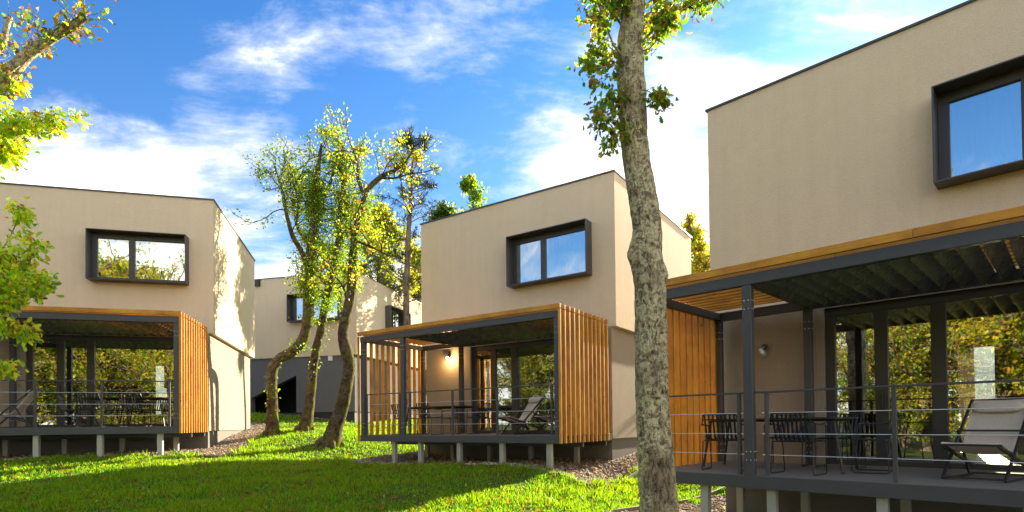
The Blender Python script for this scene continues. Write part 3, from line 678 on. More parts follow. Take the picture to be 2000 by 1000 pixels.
chairs = [
 ('C', 1.02, .62, 8, 'black slatted chair partly behind the slim post left of the main column, nearest terrace'),
 ('C', 2.02, .58, -4, 'black slatted chair with its back to the railing right of the column, nearest terrace'),
 ('C', 1.35, 2.12, 184, 'black slatted chair on the wall side of the nearest table, under the silver lamp'),
 ('C', 2.12, 2.10, 176, 'black slatted chair on the wall side of the nearest table, next to the glass doors'),
 ('C', 2.70, 1.42, 96, 'black slatted chair at the right end of the nearest table'),
 ('B', 1.00, .72, 5, 'black slatted chair left of the column on the middle terrace, back to the railing'),
 ('B', 1.93, .70, -6, 'black slatted chair right of the column on the middle terrace, back to the railing'),
 ('B', 1.5, 2.15, 178, 'black slatted chair on the wall side of the middle table'),
 ('B', 2.88, 1.55, 98, 'black slatted chair at the right end of the middle table'),
 ('A', 4.05, .70, 4, 'black slatted chair with its back to the railing, left one at the left cabin table'),
 ('A', 5.0, .70, -5, 'black slatted chair with its back to the railing, right one at the left cabin table'),
 ('A', 4.15, 2.15, 182, 'black slatted chair on the glass side of the left cabin table, left one'),
 ('A', 5.05, 2.13, 175, 'black slatted chair on the glass side of the left cabin table, right one'),
 ('A', 3.35, 1.45, -84, 'black slatted chair at the left end of the left cabin table'),
]
C0 = None
for h, u, v, dg, lb in chairs:
    p = hw(h, u, v, DZ); rz = HOUSES[h][3] + R(dg)
    if C0 is None: C0 = chair_proto(lb, p, rz); remember(C0)
    else: copy_tree(C0, p, rz, lb)

def make_deckchair(label, loc, rz, fab='canvas'):
    """folding sling chair; sitter faces local -x, width along y"""
    r = thing('deck_chair', label, 'deck chair', loc, rz, 'folding sling deck chairs on the terraces'); W = .29
    for s in (-1, 1):
        link('back_bar', shared('db%d' % s, lambda: MB().bar((-.42, W * s, .02), (.50, W * s, .93), .022, .036).mesh('back_bar', 'black_metal')), r)
        link('seat_bar', shared('sb%d' % s, lambda: MB().bar((-.50, (W - .03) * s, .40), (.42, (W - .03) * s, .12), .022, .034).mesh('seat_bar', 'black_metal')), r)
        link('rear_leg', shared('rl%d' % s, lambda: MB().bar((.12, (W + .026) * s, .56), (.44, (W + .026) * s, .02), .020, .032).mesh('rear_leg', 'black_metal')), r)
        link('base_bar', shared('bb%d' % s, lambda: MB().bar((-.43, (W + .002) * s, .014), (.45, (W + .002) * s, .014), .022, .026).mesh('base_bar', 'black_metal')), r)
    cbm = shared('xb', lambda: MB().bar((0, -W, 0), (0, W, 0), .024, .024).mesh('cross_bar', 'black_metal'))
    for q in ((.50, 0, .93), (-.50, 0, .405), (-.42, 0, .03), (.44, 0, .03), (.12, 0, .56)): link('cross_bar', cbm, r, q)
    def sling():
        c = [(-.515, .42), (-.49, .436), (-.40, .415), (-.22, .355), (-.05, .315), (.05, .335), (.13, .42), (.22, .55), (.33, .70), (.43, .845), (.49, .935), (.51, .95)]
        ny = 9; vs = []
        for i, (x, z) in enumerate(c):
            for j in range(ny):
                y = -.265 + .53 * j / (ny - 1); sag = .028 * math.sin(math.pi * i / (len(c) - 1)) * (1 - (2 * j / (ny - 1) - 1) ** 2)
                vs.append((x, y, z - sag))
        n = len(vs); vs += [(x + .004, y, z - .007) for x, y, z in vs]; fs = []
        for i in range(len(c) - 1):
            for j in range(ny - 1):
                a = i * ny + j; fs += [(a, a + 1, a + ny + 1, a + ny), (n + a, n + a + ny, n + a + ny + 1, n + a + 1)]
        for i in range(len(c) - 1):
            for j in (0, ny - 1): a = i * ny + j; fs.append((a, a + ny, n + a + ny, n + a))
        return MB().add(vs, fs).mesh('sling', fab, True, fix=False)
    link('sling', shared('sl' + fab, sling), r)
    def pil():
        vs = []; nn = 12; m = 10
        for i in range(nn + 1):
            y = -.25 + .5 * i / nn; e = (1 - abs(2 * i / nn - 1) ** 6) ** .5; e = max(e, .15)
            for j in range(m):
                t = 2 * math.pi * j / m; a, b = .085 * math.cos(t) * e, .035 * math.sin(t) * e
                vs.append((.40 + a * .56 - b * .83 - .02, y, .83 + a * .83 + b * .56 + .02))
        fs = [(i * m + j, i * m + (j + 1) % m, (i + 1) * m + (j + 1) % m, (i + 1) * m + j) for i in range(nn) for j in range(m)] + [tuple(range(m))[::-1], tuple(nn * m + j for j in range(m))]
        return MB().add(vs, fs).mesh('head_cushion', fab, True)
    link('head_cushion', shared('hc' + fab, pil), r)
    return r
dc = [('C', 3.88, 1.24, 78, 'beige sling deck chair on the nearest terrace at the right edge'),
      ('B', 4.42, 1.25, 66, 'beige sling deck chair in front of the glass on the middle terrace'),
      ('B', 5.32, 1.45, 70, 'second beige deck chair on the middle terrace, half hidden by the corner column'),
      ('A', 2.25, 1.1, 8, 'beige sling deck chair on the left cabin terrace at the left edge of the picture')]
D0 = None
for h, u, v, dg, lb in dc:
    p = hw(h, u, v, DZ); rz = HOUSES[h][3] + R(dg)
    if D0 is None: D0 = make_deckchair(lb, p, rz); remember(D0)
    else: copy_tree(D0, p, rz, lb)

def wall_lamp(h, u, w, lit, label):
    p = hw(h, u, V, w); r = thing('wall_lamp', label, 'lamp', p, HOUSES[h][3], 'porch wall lamps'); f = MB(); n = 20
    f.tube([(0, 0, .06), (0, -.035, .06)], .05, n); f.build('wall_plate', 'dark_alu', r)
    MB().tube([(0, -.03, .06), (0, -.07, .05), (-.055, -.09, .02), (-.06, -.10, -.02), (-.01, -.11, -.04)], .007, 8).build('arm', 'silver', r)
    MB().tube([(-.035, -.10, 0), (.055, -.16, -.09)], .042, 20, caps=False).tube([(-.035, -.10, 0), (-.033, -.1015, -.002)], .042, 20).build('lamp_head', 'silver', r, smooth=False)
    MB().tube([(.046, -.154, -.081), (.05, -.157, -.085)], .036, 20).build('lamp_lens', 'lamp_glow' if lit else 'white_plastic', r)
    if lit:
        l = bpy.data.lights.new('lamp_light', 'POINT'); l.energy = 5; l.color = (1, .6, .25); l.shadow_soft_size = .03
        q = link('lamp_light', l, r, (.075, -.20, -.12))
wall_lamp('B', .97, 2.47, True, 'lit porch lamp glowing orange on the middle cabin wall')
wall_lamp('C', .84, 2.08, False, 'unlit silver spot lamp on the wall of the nearest cabin')
wall_lamp('A', .9, 2.3, False, 'unlit silver spot lamp on the wall of the left cabin')

# ------------------------------------------------------------------ trees
def wpt(px, py, Y):
    """world point on the ray through a picture position at depth Y (used once, to survey the trees' positions)"""
    d = pxdir(px, py); t = Y / d.y; return Vector((d.x * t, Y, CAMZ + d.z * t))
def spline(pts, rs, step=.12):
    P = np.array([[*p] for p in pts], float); r = np.array(rs, float); out = []; orr = []
    Q = np.vstack([2 * P[0] - P[1], P, 2 * P[-1] - P[-2]])
    for i in range(1, len(Q) - 2):
        p0, p1, p2, p3 = Q[i - 1:i + 3]; n = max(2, int(np.linalg.norm(p2 - p1) / step))
        for t in np.arange(n) / n:
            out.append(.5 * ((2 * p1) + (-p0 + p2) * t + (2 * p0 - 5 * p1 + 4 * p2 - p3) * t * t + (-p0 + 3 * p1 - 3 * p2 + p3) * t ** 3)); orr.append(r[i - 1] * (1 - t) + r[i] * t)
    out.append(P[-1]); orr.append(r[-1]); return np.array(out), np.array(orr)
class Wood:
    def __init__(s): s.V = []; s.F = []; s.n = 0; s.C = []
    def tube(s, P, r, n=6, disp=None):
        P = np.asarray(P, float); m = len(P)
        T = np.gradient(P, axis=0) if m > 2 else np.repeat([P[-1] - P[0]], m, 0); T /= np.linalg.norm(T, axis=1)[:, None] + 1e-9
        ref = np.array([.31, .95, .05]) if abs(T[0][1]) < .9 else np.array([1, 0, 0.]); X = np.cross(T, ref); X /= np.linalg.norm(X, axis=1)[:, None] + 1e-9; Y = np.cross(T, X)
        a = np.arange(n) * 2 * np.pi / n; R_ = np.repeat(np.asarray(r)[:, None], n, 1); cr = np.zeros((m, n))
        if disp is not None: dd, cr = disp(P, a, R_); R_ = R_ + dd
        V_ = P[:, None] + (X[:, None] * np.cos(a)[None, :, None] + Y[:, None] * np.sin(a)[None, :, None]) * R_[..., None]
        i, j = np.meshgrid(np.arange(m - 1), np.arange(n), indexing='ij'); f = np.stack([i * n + j, i * n + (j + 1) % n, (i + 1) * n + (j + 1) % n, (i + 1) * n + j], -1).reshape(-1, 4)
        s.V.append(V_.reshape(-1, 3)); s.F.append(f + s.n); s.C.append(cr.ravel()); s.n += m * n
    def build(s, name, mat, root, origin):
        V_ = np.vstack(s.V) - origin; me = mesh_np(name, V_, np.vstack(s.F), mat, smooth=True); at = me.attributes.new('crack', 'FLOAT', 'POINT'); at.data.foreach_set('value', np.concatenate(s.C).astype(np.float32)); return link(name, me, root)
def unit(v): return v / (np.linalg.norm(v) + 1e-9)
def vnoise(P, s, seed=0):
    g = np.random.default_rng(seed); out = np.zeros(P.shape[:-1])
    for k_ in range(7):
        w = g.normal(size=3) * s * (1 + .5 * k_); out += np.sin(P @ w + g.uniform(0, 6.28)) / (1 + .4 * k_)
    return out / 3
PAL = {'green': [(.10, .20, .018), (.14, .25, .02), (.19, .28, .025), (.075, .15, .018)], 'yellow': [(.52, .40, .03), (.60, .43, .035), (.40, .35, .025)], 'lime': [(.30, .39, .025), (.36, .43, .03), (.24, .34, .025)],
       'brown': [(.26, .115, .025), (.20, .085, .02), (.34, .17, .03), (.15, .07, .02)], 'pine': [(.035, .06, .022), (.05, .075, .028), (.028, .05, .02)], 'orange': [(.40, .19, .025), (.46, .25, .03), (.32, .14, .02)], 'pale': [(.34, .30, .12), (.40, .34, .15), (.27, .28, .09)]}
def tints(n, mixv, g):
    ks = list(mixv); w = np.array([mixv[q] for q in ks], float); w /= w.sum(); ch = g.choice(len(ks), n, p=w); out = np.zeros((n, 3))
    for i, q in enumerate(ks):
        m = ch == i; pal = np.array(PAL[q]); out[m] = pal[g.integers(0, len(pal), m.sum())]
    return out * g.uniform(.75, 1.25, (n, 1))
OAK = np.array([(0, 0), (.10, .12), (.07, .22), (.24, .34), (.14, .44), (.30, .60), (.17, .68), (.24, .84), (.10, .90), (0, 1.0)])
OAKO = np.vstack([OAK, OAK[1:-1][::-1] * [-1, 1]])
SIMPLE = np.array([(0, 0), (.26, .35), (.20, .75), (0, 1), (-.20, .75), (-.26, .35)])
QUAD = np.array([(0, 0), (.30, .5), (0, 1), (-.30, .5)])
def leaves(pts, dirs, size, g, shape, mixv, droop=.35, sj=.35, tint_fn=None):
    n = len(pts); d = dirs + g.normal(size=(n, 3)) * .75; d[:, 2] -= droop; d /= np.linalg.norm(d, axis=1)[:, None]
    s_ = g.normal(size=(n, 3)); s_ -= (s_ * d).sum(1)[:, None] * d; s_ /= np.linalg.norm(s_, axis=1)[:, None]; nn = np.cross(d, s_)
    sz = size * g.uniform(1 - sj, 1 + sj, n); k_ = len(shape); x = shape[:, 0][None, :, None] * sz[:, None, None]; y = shape[:, 1][None, :, None] * sz[:, None, None]
    curl = -(shape[:, 1] ** 2)[None, :, None] * .22 * sz[:, None, None] + (np.abs(shape[:, 0]))[None, :, None] * .5 * sz[:, None, None]
    V_ = pts[:, None] + s_[:, None] * x + d[:, None] * y + nn[:, None] * curl
    F_ = np.arange(n * k_).reshape(n, k_); t = tints(n, mixv, g)
    return V_.reshape(-1, 3), F_, t
def branchlets(start, d, length, r, g, wood, tips, level=2, up=.15, wig=.25, n=5, nk=4):
    """crooked side branch with twigs; collects leaf spots in tips"""
    m = 7; P = [np.array(start)]; dd = unit(np.array(d, float)); stp = length / (m - 1)
    for i in range(m - 1): dd = unit(dd + g.normal(size=3) * wig + np.array([0, 0, up * .5])); P.append(P[-1] + dd * stp)
    P = np.array(P); rr = np.linspace(r, r * .35, m); wood.tube(P, rr, n)
    if level > 0:
        for i in range(nk):
            t = g.uniform(.25, 1.0); k_ = min(int(t * (m - 1)), m - 2); q = P[k_] + (P[k_ + 1] - P[k_]) * (t * (m - 1) - k_) if t < 1 else P[-1]
            ax_ = unit(P[k_ + 1] - P[k_]); nd = unit(ax_ * .6 + g.normal(size=3) * .75 + np.array([0, 0, up]))
            branchlets(q, nd, length * g.uniform(.35, .6), max(r * .5, .003), g, wood, tips, level - 1, up, wig, max(3, n - 1), max(2, nk - 1))
    else:
        for i in range(1, m): tips.append((P[i], unit(P[i] - P[i - 1]), length))
def finish_tree(name, label, cat, base, bark_m, wood, LV, group=None, mat='leaf', trunk_name='trunk'):
    root = thing(name, label, cat, tuple(base), 0, group); b = np.array(base)
    wood.build(trunk_name, bark_m, root, b)
    for cname, (V_, F_, t_) in LV:
        o = link(cname, mesh_np(cname, V_ - b, F_, mat, t_), root); o['kind'] = 'stuff'
    return root
def merge(parts):
    V_ = []; F_ = []; T_ = []; k_ = 0
    for v, f, t in parts: V_.append(v); F_.append(f + k_); T_.append(t); k_ += len(v)
    return np.vstack(V_), np.vstack(F_), np.vstack(T_)
def tip_leaves(tips, per, g, size, shape, mixv, spread=.05, droop=.35, clumpmix=None):
    if not tips: return None
    P = np.array([t[0] for t in tips]); D = np.array([t[1] for t in tips]); P = np.repeat(P, per, 0); D = np.repeat(D, per, 0)
    P = P + g.normal(size=P.shape) * spread; V_, F_, t_ = leaves(P, D, size, g, shape, mixv, droop)
    if clumpmix:   # clump-wise colour drift: whole sprays turn before others
        c = vnoise(P, 2.2, 5); m = c > clumpmix[0]; t_[m] = tints(m.sum(), clumpmix[1], g)
    return V_, F_, t_
def bark_disp(seed, amp, k1=11., k2=30., bumps=()):
    def f(P, a, R_):
        zz = np.cumsum(np.r_[0, np.linalg.norm(np.diff(P, axis=0), axis=1)])[:, None]; A = a[None, :]
        X = np.stack([np.cos(A) * .2 + 0 * zz, np.sin(A) * .2 + 0 * zz, zz + 0 * A], -1)
        big = vnoise(X, 6, seed) * min(amp, .010) * 1.2; warp = vnoise(X, 9, seed + 1)
        Xs = X * np.array([1, 1, .33]); rid = np.abs(vnoise(Xs + warp[..., None] * .02, 48, seed + 2)) + .6 * np.abs(vnoise(Xs, 85, seed + 3))
        cr = np.clip(1 - rid * 3.2, 0, 1); fine = vnoise(X, 130, seed + 4) * amp * .22
        d = big - cr * amp * 1.15 + fine
        for (z0, a0, h_, wz, wa) in bumps: d = d + h_ * np.exp(-((zz - z0) / wz) ** 2 - (1 - np.cos(A - a0)) / wa)
        return d, cr
    return f

# --- foreground oak ---------------------------------------------------------------
g = np.random.default_rng(11)
Y1 = 6.6
cl = [(1289, 1110, 40), (1287, 1000, 37), (1281, 895, 34.5), (1274, 792, 32), (1272, 688, 31), (1270, 584, 29.5), (1267, 540, 29), (1262, 501, 32), (1264, 450, 28), (1258, 400, 28), (1249, 350, 27), (1241, 300, 26), (1237, 250, 26), (1234, 200, 27), (1232, 150, 27), (1231, 100, 25), (1234, 50, 23), (1240, 0, 21), (1250, -120, 18), (1235, -260, 14), (1250, -420, 9)]
pts = [wpt(x, y, Y1) for x, y, _ in cl]; rs = [w * Y1 / 1117.9 for *_, w in cl]
pts[0].z = gz(pts[0].x, pts[0].y) - .1; rs[0] *= 1.25
P_, r_ = spline(pts, rs, .022)
wood = Wood(); wood.tube(P_, r_, 150, bark_disp(3, .019, bumps=((3.35, 3.3, .05, .10, .12), (3.62, .4, .03, .07, .1), (1.4, 1.5, .02, .15, .2))))
tips = []
def spray(pp, Y, tipsl, woodl, g, r0=.012, sub=7, length=.5, up=0.0, level=1):
    """a hand-placed branch through picture positions, with side twigs"""
    q = [wpt(x, y, Y + dy) for x, y, dy in pp]; P2, r2 = spline(q, np.linspace(r0, r0 * .35, len(q)), .06); woodl.tube(P2, r2, 6)
    for i in range(sub):
        t = g.integers(len(P2) // 4, len(P2)); dd = unit(g.normal(size=3) + np.array([0, 0, up])); branchlets(P2[t], dd, length * g.uniform(.5, 1.1), r0 * .4, g, woodl, tipsl, level, up, .3, 4, 3)
spray([(1228, 130, 0), (1195, 128, -.1), (1165, 133, -.1), (1138, 120, .05)], Y1, tips, wood, g, .013, 6, 0.25)
spray([(1225, 120, 0), (1200, 90, -.1), (1180, 40, -.1), (1160, -20, 0)], Y1, tips, wood, g, .016, 9, 0.34)
spray([(1222, 60, 0), (1190, 20, .1), (1140, -10, .2), (1120, -60, .3)], Y1, tips, wood, g, .016, 9, 0.34)
spray([(1245, 90, 0), (1275, 60, -.1), (1310, 30, -.1), (1385, -5, 0)], Y1, tips, wood, g, .017, 9, 0.32)
spray([(1248, 40, 0), (1290, 10, .15), (1330, -30, .2), (1370, -80, .2)], Y1, tips, wood, g, .017, 9, 0.39)
spray([(1250, 100, 0), (1268, 95, -.1), (1285, 75, -.12), (1300, 40, -.15)], Y1, tips, wood, g, .010, 6, 0.25)
spray([(1220, 262, 0), (1205, 250, -.1), (1190, 235, -.12), (1175, 222, -.1)], Y1, tips, wood, g, .008, 4, 0.20)
spray([(1222, 255, 0), (1208, 258, -.1), (1196, 268, -.12), (1182, 262, -.1)], Y1, tips, wood, g, .007, 3, 0.20)
spray([(1255, 175, -.2), (1270, 180, -.25), (1282, 187, -.27), (1295, 186, -.2)], Y1, tips, wood, g, .006, 3, 0.17)
spray([(1212, 200, 0), (1200, 190, -.1), (1192, 195, -.1)], Y1, tips, wood, g, .005, 3, 0.14)
for _ in range(9):
    k_ = g.integers(len(P_) - 75, len(P_) - 1); branchlets(P_[k_], unit(g.normal(size=3) + [0, 0, .5]), g.uniform(.7, 1.6), .03, g, wood, tips, 2, .1)
T = np.array([t[0] for t in tips])
lv = tip_leaves(tips, 3, g, .074, OAKO, {'green': 5, 'lime': 2.2, 'yellow': 1.0, 'brown': 1.6, 'orange': .4}, .05, .6, (.75, {'brown': 3, 'orange': 1, 'green': 1}))
# small loose bark shoots of leaves on the stem
finish_tree('oak_tree', 'thick lichen covered oak in the foreground between middle and nearest cabins', 'tree', (pts[0].x, pts[0].y, gz(pts[0].x, pts[0].y)), 'oak_bark', wood, [('crown', lv)])

# --- oak at the left edge: stem outside the frame, limbs reach in -------------------
g = np.random.default_rng(21); Y2 = 6.2; wood = Wood(); tips = []
bx_, by_ = -7.6, 6.0; bz_ = gz(bx_, by_)
P_, r_ = spline([(bx_, by_, bz_ - .1), (bx_ + .1, by_, bz_ + 1.6), (bx_ - .05, by_ + .1, bz_ + 3.2), (bx_ + .15, by_ + .1, bz_ + 5), (bx_ + .1, by_, bz_ + 7.5)], [.27, .22, .20, .17, .08], .08)
wood.tube(P_, r_, 40, bark_disp(9, .009))
def limb(pp, Y, r0, r1, n=14):
    q = [wpt(x, y, Y + dy) for x, y, dy in pp]; P2, r2 = spline(q, np.linspace(r0, r1, len(q)), .05); wood.tube(P2, r2 + .003 * vnoise(P2, 14, 2), n, bark_disp(5, .004)); return P2
st = Vector((bx_ + .05, by_, bz_ + 3.4)) 
l1 = [(-290, 330, 0), (-150, 290, 0), (-60, 225, 0), (0, 165, 0), (30, 132, 0), (62, 100, 0), (105, 72, 0), (140, 52, 0), (166, 33, 0)]
PL = limb(l1, Y2, .095, .035, 20)
PL2 = limb([(-200, 260, .1), (-80, 170, .2), (0, 92, .3), (10, 60, .3), (20, 32, .3)], Y2, .05, .022)
for k_ in range(70):
    i = g.integers(int(len(PL) * .42), len(PL)); branchlets(PL[i], unit(g.normal(size=3) + [.15, 0, .25]), g.uniform(.08, .34), .0045, g, wood, tips, 1 if k_ % 3 == 0 else 0, .15, .2, 4, 2)
ntw = len(tips)
for k_ in range(12):
    branchlets(PL[-1 - k_ % 6], unit(g.normal(size=3) * .7 + [.5, 0, .5]), g.uniform(.2, .42), .005, g, wood, tips, 0, .1, .14, 4)
for k_ in range(22):
    i = g.integers(int(len(PL2) * .5), len(PL2)); branchlets(PL2[i], unit(g.normal(size=3) + [.2, 0, .2]), g.uniform(.1, .4), .005, g, wood, tips, 1, .1, .25, 4, 2)
sparse = tips; tips = []
spray([(-150, 300, 0), (-40, 250, -.1), (40, 240, -.1), (80, 236, -.05), (108, 222, 0)], Y2, tips, wood, g, .014, 16, .24, .0)
spray([(-150, 300, 0), (-50, 200, .1), (0, 180, .1), (25, 160, .1)], Y2, tips, wood, g, .012, 14, .25)
spray([(-150, 300, 0), (-50, 290, .1), (-5, 270, .1), (30, 262, .1)], Y2, tips, wood, g, .014, 20, .28)
spray([(-150, 310, 0), (-60, 320, 0), (-10, 300, .05), (12, 320, .1)], Y2, tips, wood, g, .012, 13, .22)
# lower branch
spray([(-200, 470, 0), (-60, 500, 0), (20, 505, .0), (60, 480, 0), (50, 455, 0), (62, 490, 0)], Y2 - .2, tips, wood, g, .012, 8, .15)
spray([(-200, 560, 0), (-60, 520, .05), (0, 490, 0), (30, 440, 0), (38, 410, 0)], Y2 - .2, tips, wood, g, .010, 9, .15)
spray([(-200, 560, 0), (-60, 560, .05), (0, 550, 0), (45, 565, 0), (78, 560, 0), (82, 535, 0)], Y2 - .2, tips, wood, g, .011, 14, .17)
spray([(-200, 600, 0), (-60, 580, .1), (-10, 570, .1), (25, 590, 0), (38, 618, 0)], Y2 - .2, tips, wood, g, .010, 13, .18, -.2)
spray([(-200, 600, 0), (-60, 560, .1), (-20, 530, .1), (15, 530, 0), (30, 540, 0)], Y2 - .1, tips, wood, g, .010, 14, .22)
spray([(-200, 620, 0), (-60, 600, .1), (-10, 590, .1), (12, 600, 0), (20, 640, 0)], Y2 - .2, tips, wood, g, .010, 10, .16, -.1)
spray([(-200, 520, 0), (-60, 500, .1), (-10, 520, .1), (40, 530, 0), (55, 520, 0)], Y2 - .15, tips, wood, g, .010, 10, .16)
spray([(-200, 650, 0), (-60, 700, .1), (-15, 715, .1), (14, 718, 0)], Y2 - .1, tips, wood, g, .006, 4, .10)
for k_ in range(16):
    i = g.integers(25, len(P_)); branchlets(P_[i], unit(g.normal(size=3) + [-.6, -.5, .4]), g.uniform(.8, 1.8), .035, g, wood, tips, 2, .1, .2, 5, 3)
lv1 = tip_leaves(sparse, 1, g, .06, OAKO, {'brown': 3, 'orange': .8, 'green': 2.4, 'lime': 1.5, 'yellow': .6}, .02, .2)
lv2 = tip_leaves(tips, 4, g, .066, OAKO, {'green': 2, 'lime': 5, 'yellow': 3, 'brown': .6, 'orange': .5}, .045, .4, (.8, {'brown': 2, 'orange': 2, 'yellow': 1}))
lv2 = (lv2[0], lv2[1], np.clip(lv2[2] * 1.45, 0, .8))  # light painted into the leaf colour; these sprays stand in shade
finish_tree('oak_tree', 'oak at the left picture edge, yellow green leaves and bare limb reaching in', 'tree', (bx_, by_, bz_), 'oak_bark', wood, [('crown', merge([lv1, lv2]))])

# --- three leaning ivy oaks in the middle ------------------------------------------
def mid_tree(seed, Y, cl, limbs, label, ivy, mat, nbr, mixv, crown_from=.45, per=4, lsize=.105, spreadlen=(.6, 1.5)):
    g = np.random.default_rng(seed); wood = Wood(); tips = []; k_ = Y / 1117.9
    pts = [wpt(x, y, Y + (dy if len(q_) else 0)) for x, y, w, dy, *q_ in [(*c, 0) for c in cl]]; rs = [c[2] * k_ / 2 * .80 for c in cl]
    base = (pts[0].x, pts[0].y, gz(pts[0].x, pts[0].y)); pts[0].z = min(pts[0].z, base[2]) - .08; rs[0] *= 1.2
    P_, r_ = spline(pts, rs, .045); wood.tube(P_, r_, 40, bark_disp(seed, .012, 11, 30))
    # root flare
    for q in range(5):
        a = q * 1.256 + g.uniform(0, .5); b = np.array(base) + [0, 0, .22]; wood.tube(np.array([b, b + [math.cos(a) * rs[0] * 1.0, math.sin(a) * rs[0] * 1.0, -.16], b + [math.cos(a) * rs[0] * 1.5, math.sin(a) * rs[0] * 1.5, -.32]]), [rs[0] * .5, rs[0] * .32, rs[0] * .1], 8)
    axes = [(P_, r_)]
    for lb in limbs:
        q = [wpt(x, y, Y + dy) for x, y, w, dy in lb]; P2, r2 = spline(q, [w * k_ / 2 for x, y, w, dy in lb], .06); wood.tube(P2, r2, 12, bark_disp(seed + 1, .005)); axes.append((P2, r2))
    for i in range(nbr):
        A, ra = axes[g.integers(0, len(axes))] if limbs else axes[0]; lo = crown_from if A is P_ else .3
        t = g.integers(int(len(A) * lo), len(A)); branchlets(A[t], unit(g.normal(size=3) + [0, 0, .55]), g.uniform(*spreadlen), .022, g, wood, tips, 1, .2, .28, 5, 4)
    LV = [('crown', tip_leaves(tips, per, g, lsize, SIMPLE, mixv, .09, .3, (.62, {'yellow': 1.5, 'orange': 1, 'brown': 1.2, 'lime': 2})))]
    iv = []
    for (f0, f1, dens, rad) in ivy:
        i0, i1 = int(f0 * len(P_)), int(f1 * len(P_)); n = int(dens * (i1 - i0)); ix = g.integers(i0, i1, n); a = g.normal(size=(n, 3)); a[:, 2] *= .3; a /= np.linalg.norm(a, axis=1)[:, None]
        off = r_[ix][:, None] + np.abs(g.normal(size=(n, 1))) * rad + .01; p = P_[ix] + a * off; keep = vnoise(p, 1.9, seed) > -.16; iv.append(leaves(p[keep], a[keep], .07, g, SIMPLE, {'green': 6, 'lime': 2.6, 'yellow': .8}, .5))
    if iv: LV.append(('ivy', merge(iv)))
    finish_tree('oak_tree', label, 'tree', base, mat, wood, LV, 'leaning oaks on the lawn')
mixm = {'green': 6, 'lime': 4, 'yellow': .9, 'orange': .4, 'brown': .9}
mid_tree(31, 18.5, [(531, 852, 31, 0), (532, 800, 25, 0), (531, 750, 24, 0), (533, 720, 26, 0), (548, 700, 25, 0), (573, 685, 24, 0), (592, 662, 25, 0), (600, 625, 24, 0), (602, 570, 23, 0), (606, 500, 22, 0), (614, 430, 19, 0), (618, 360, 15, 0), (624, 310, 9, 0), (628, 280, 4, 0)],
         [[(600, 520, 10, 0), (588, 490, 9, -.2), (572, 462, 9, -.3), (560, 420, 7, -.3), (550, 370, 5, -.2), (535, 320, 3, 0)], [(604, 480, 8, 0), (580, 440, 6, .4), (585, 390, 5, .6), (575, 330, 3, .8)], [(612, 420, 8, 0), (640, 370, 7, .3), (655, 320, 5, .5), (660, 285, 3, .6)]],
         'left one of three leaning oaks, its elbowed trunk wrapped in ivy', [(.08, .32, 3, .03), (.32, .95, 22, .10), (.42, .97, 66, .26)], 'mossy_bark', 62, mixm, .50, 4, .078)
mid_tree(32, 19.2, [(594, 843, 32, 0), (603, 800, 24, 0), (608, 760, 22, 0), (612, 720, 20, 0), (618, 680, 20, 0), (628, 640, 19, 0), (636, 590, 19, 0), (650, 530, 18, 0), (662, 470, 16, 0), (668, 400, 14, 0), (672, 330, 10, 0), (668, 280, 4, 0)],
         [[(645, 560, 9, 0), (625, 540, 6, .3), (640, 500, 5, .6), (600, 480, 4, .6)], [(660, 480, 8, 0), (690, 440, 6, .4), (720, 420, 4, .6)]],
         'middle one of three leaning oaks, slim dark trunk with yellow shoots', [(.20, .42, 4, .14), (.42, .97, 62, .24)], 'mossy_bark', 62, mixm, .46, 4, .078)
mid_tree(33, 17.0, [(642, 876, 46, 0), (655, 835, 38, 0), (668, 795, 32, 0), (677, 750, 29, 0), (682, 715, 28, 0), (676, 685, 30, 0), (670, 655, 25, 0), (675, 620, 24, 0), (684, 580, 24, 0), (688, 540, 23, 0), (689, 500, 20, 0), (693, 460, 16, 0), (702, 420, 14, 0), (711, 390, 13, 0), (716, 370, 12, 0)],
         [[(716, 372, 11, 0), (732, 356, 11, 0), (745, 345, 9, 0), (775, 330, 6, 0), (795, 312, 5, 0), (808, 290, 3, 0)], [(742, 347, 6, 0), (770, 348, 4, .1), (800, 340, 3, .2), (830, 336, 2, .2)], [(712, 385, 8, 0), (700, 350, 7, .2), (698, 320, 5, .3), (690, 290, 3, .4)], [(692, 470, 6, 0), (720, 480, 4, -.2), (760, 500, 3, -.3)], [(678, 590, 5, 0), (670, 560, 4, .2), (655, 540, 3, .3)]],
         'right one of three leaning oaks, curved mossy trunk nearest the middle terrace', [(.62, .98, 26, .15)], 'mossy_bark', 46, {'green': 3, 'lime': 4, 'yellow': 3, 'brown': 1.4, 'orange': 1}, .66, 3, .08, (.4, 1.1))

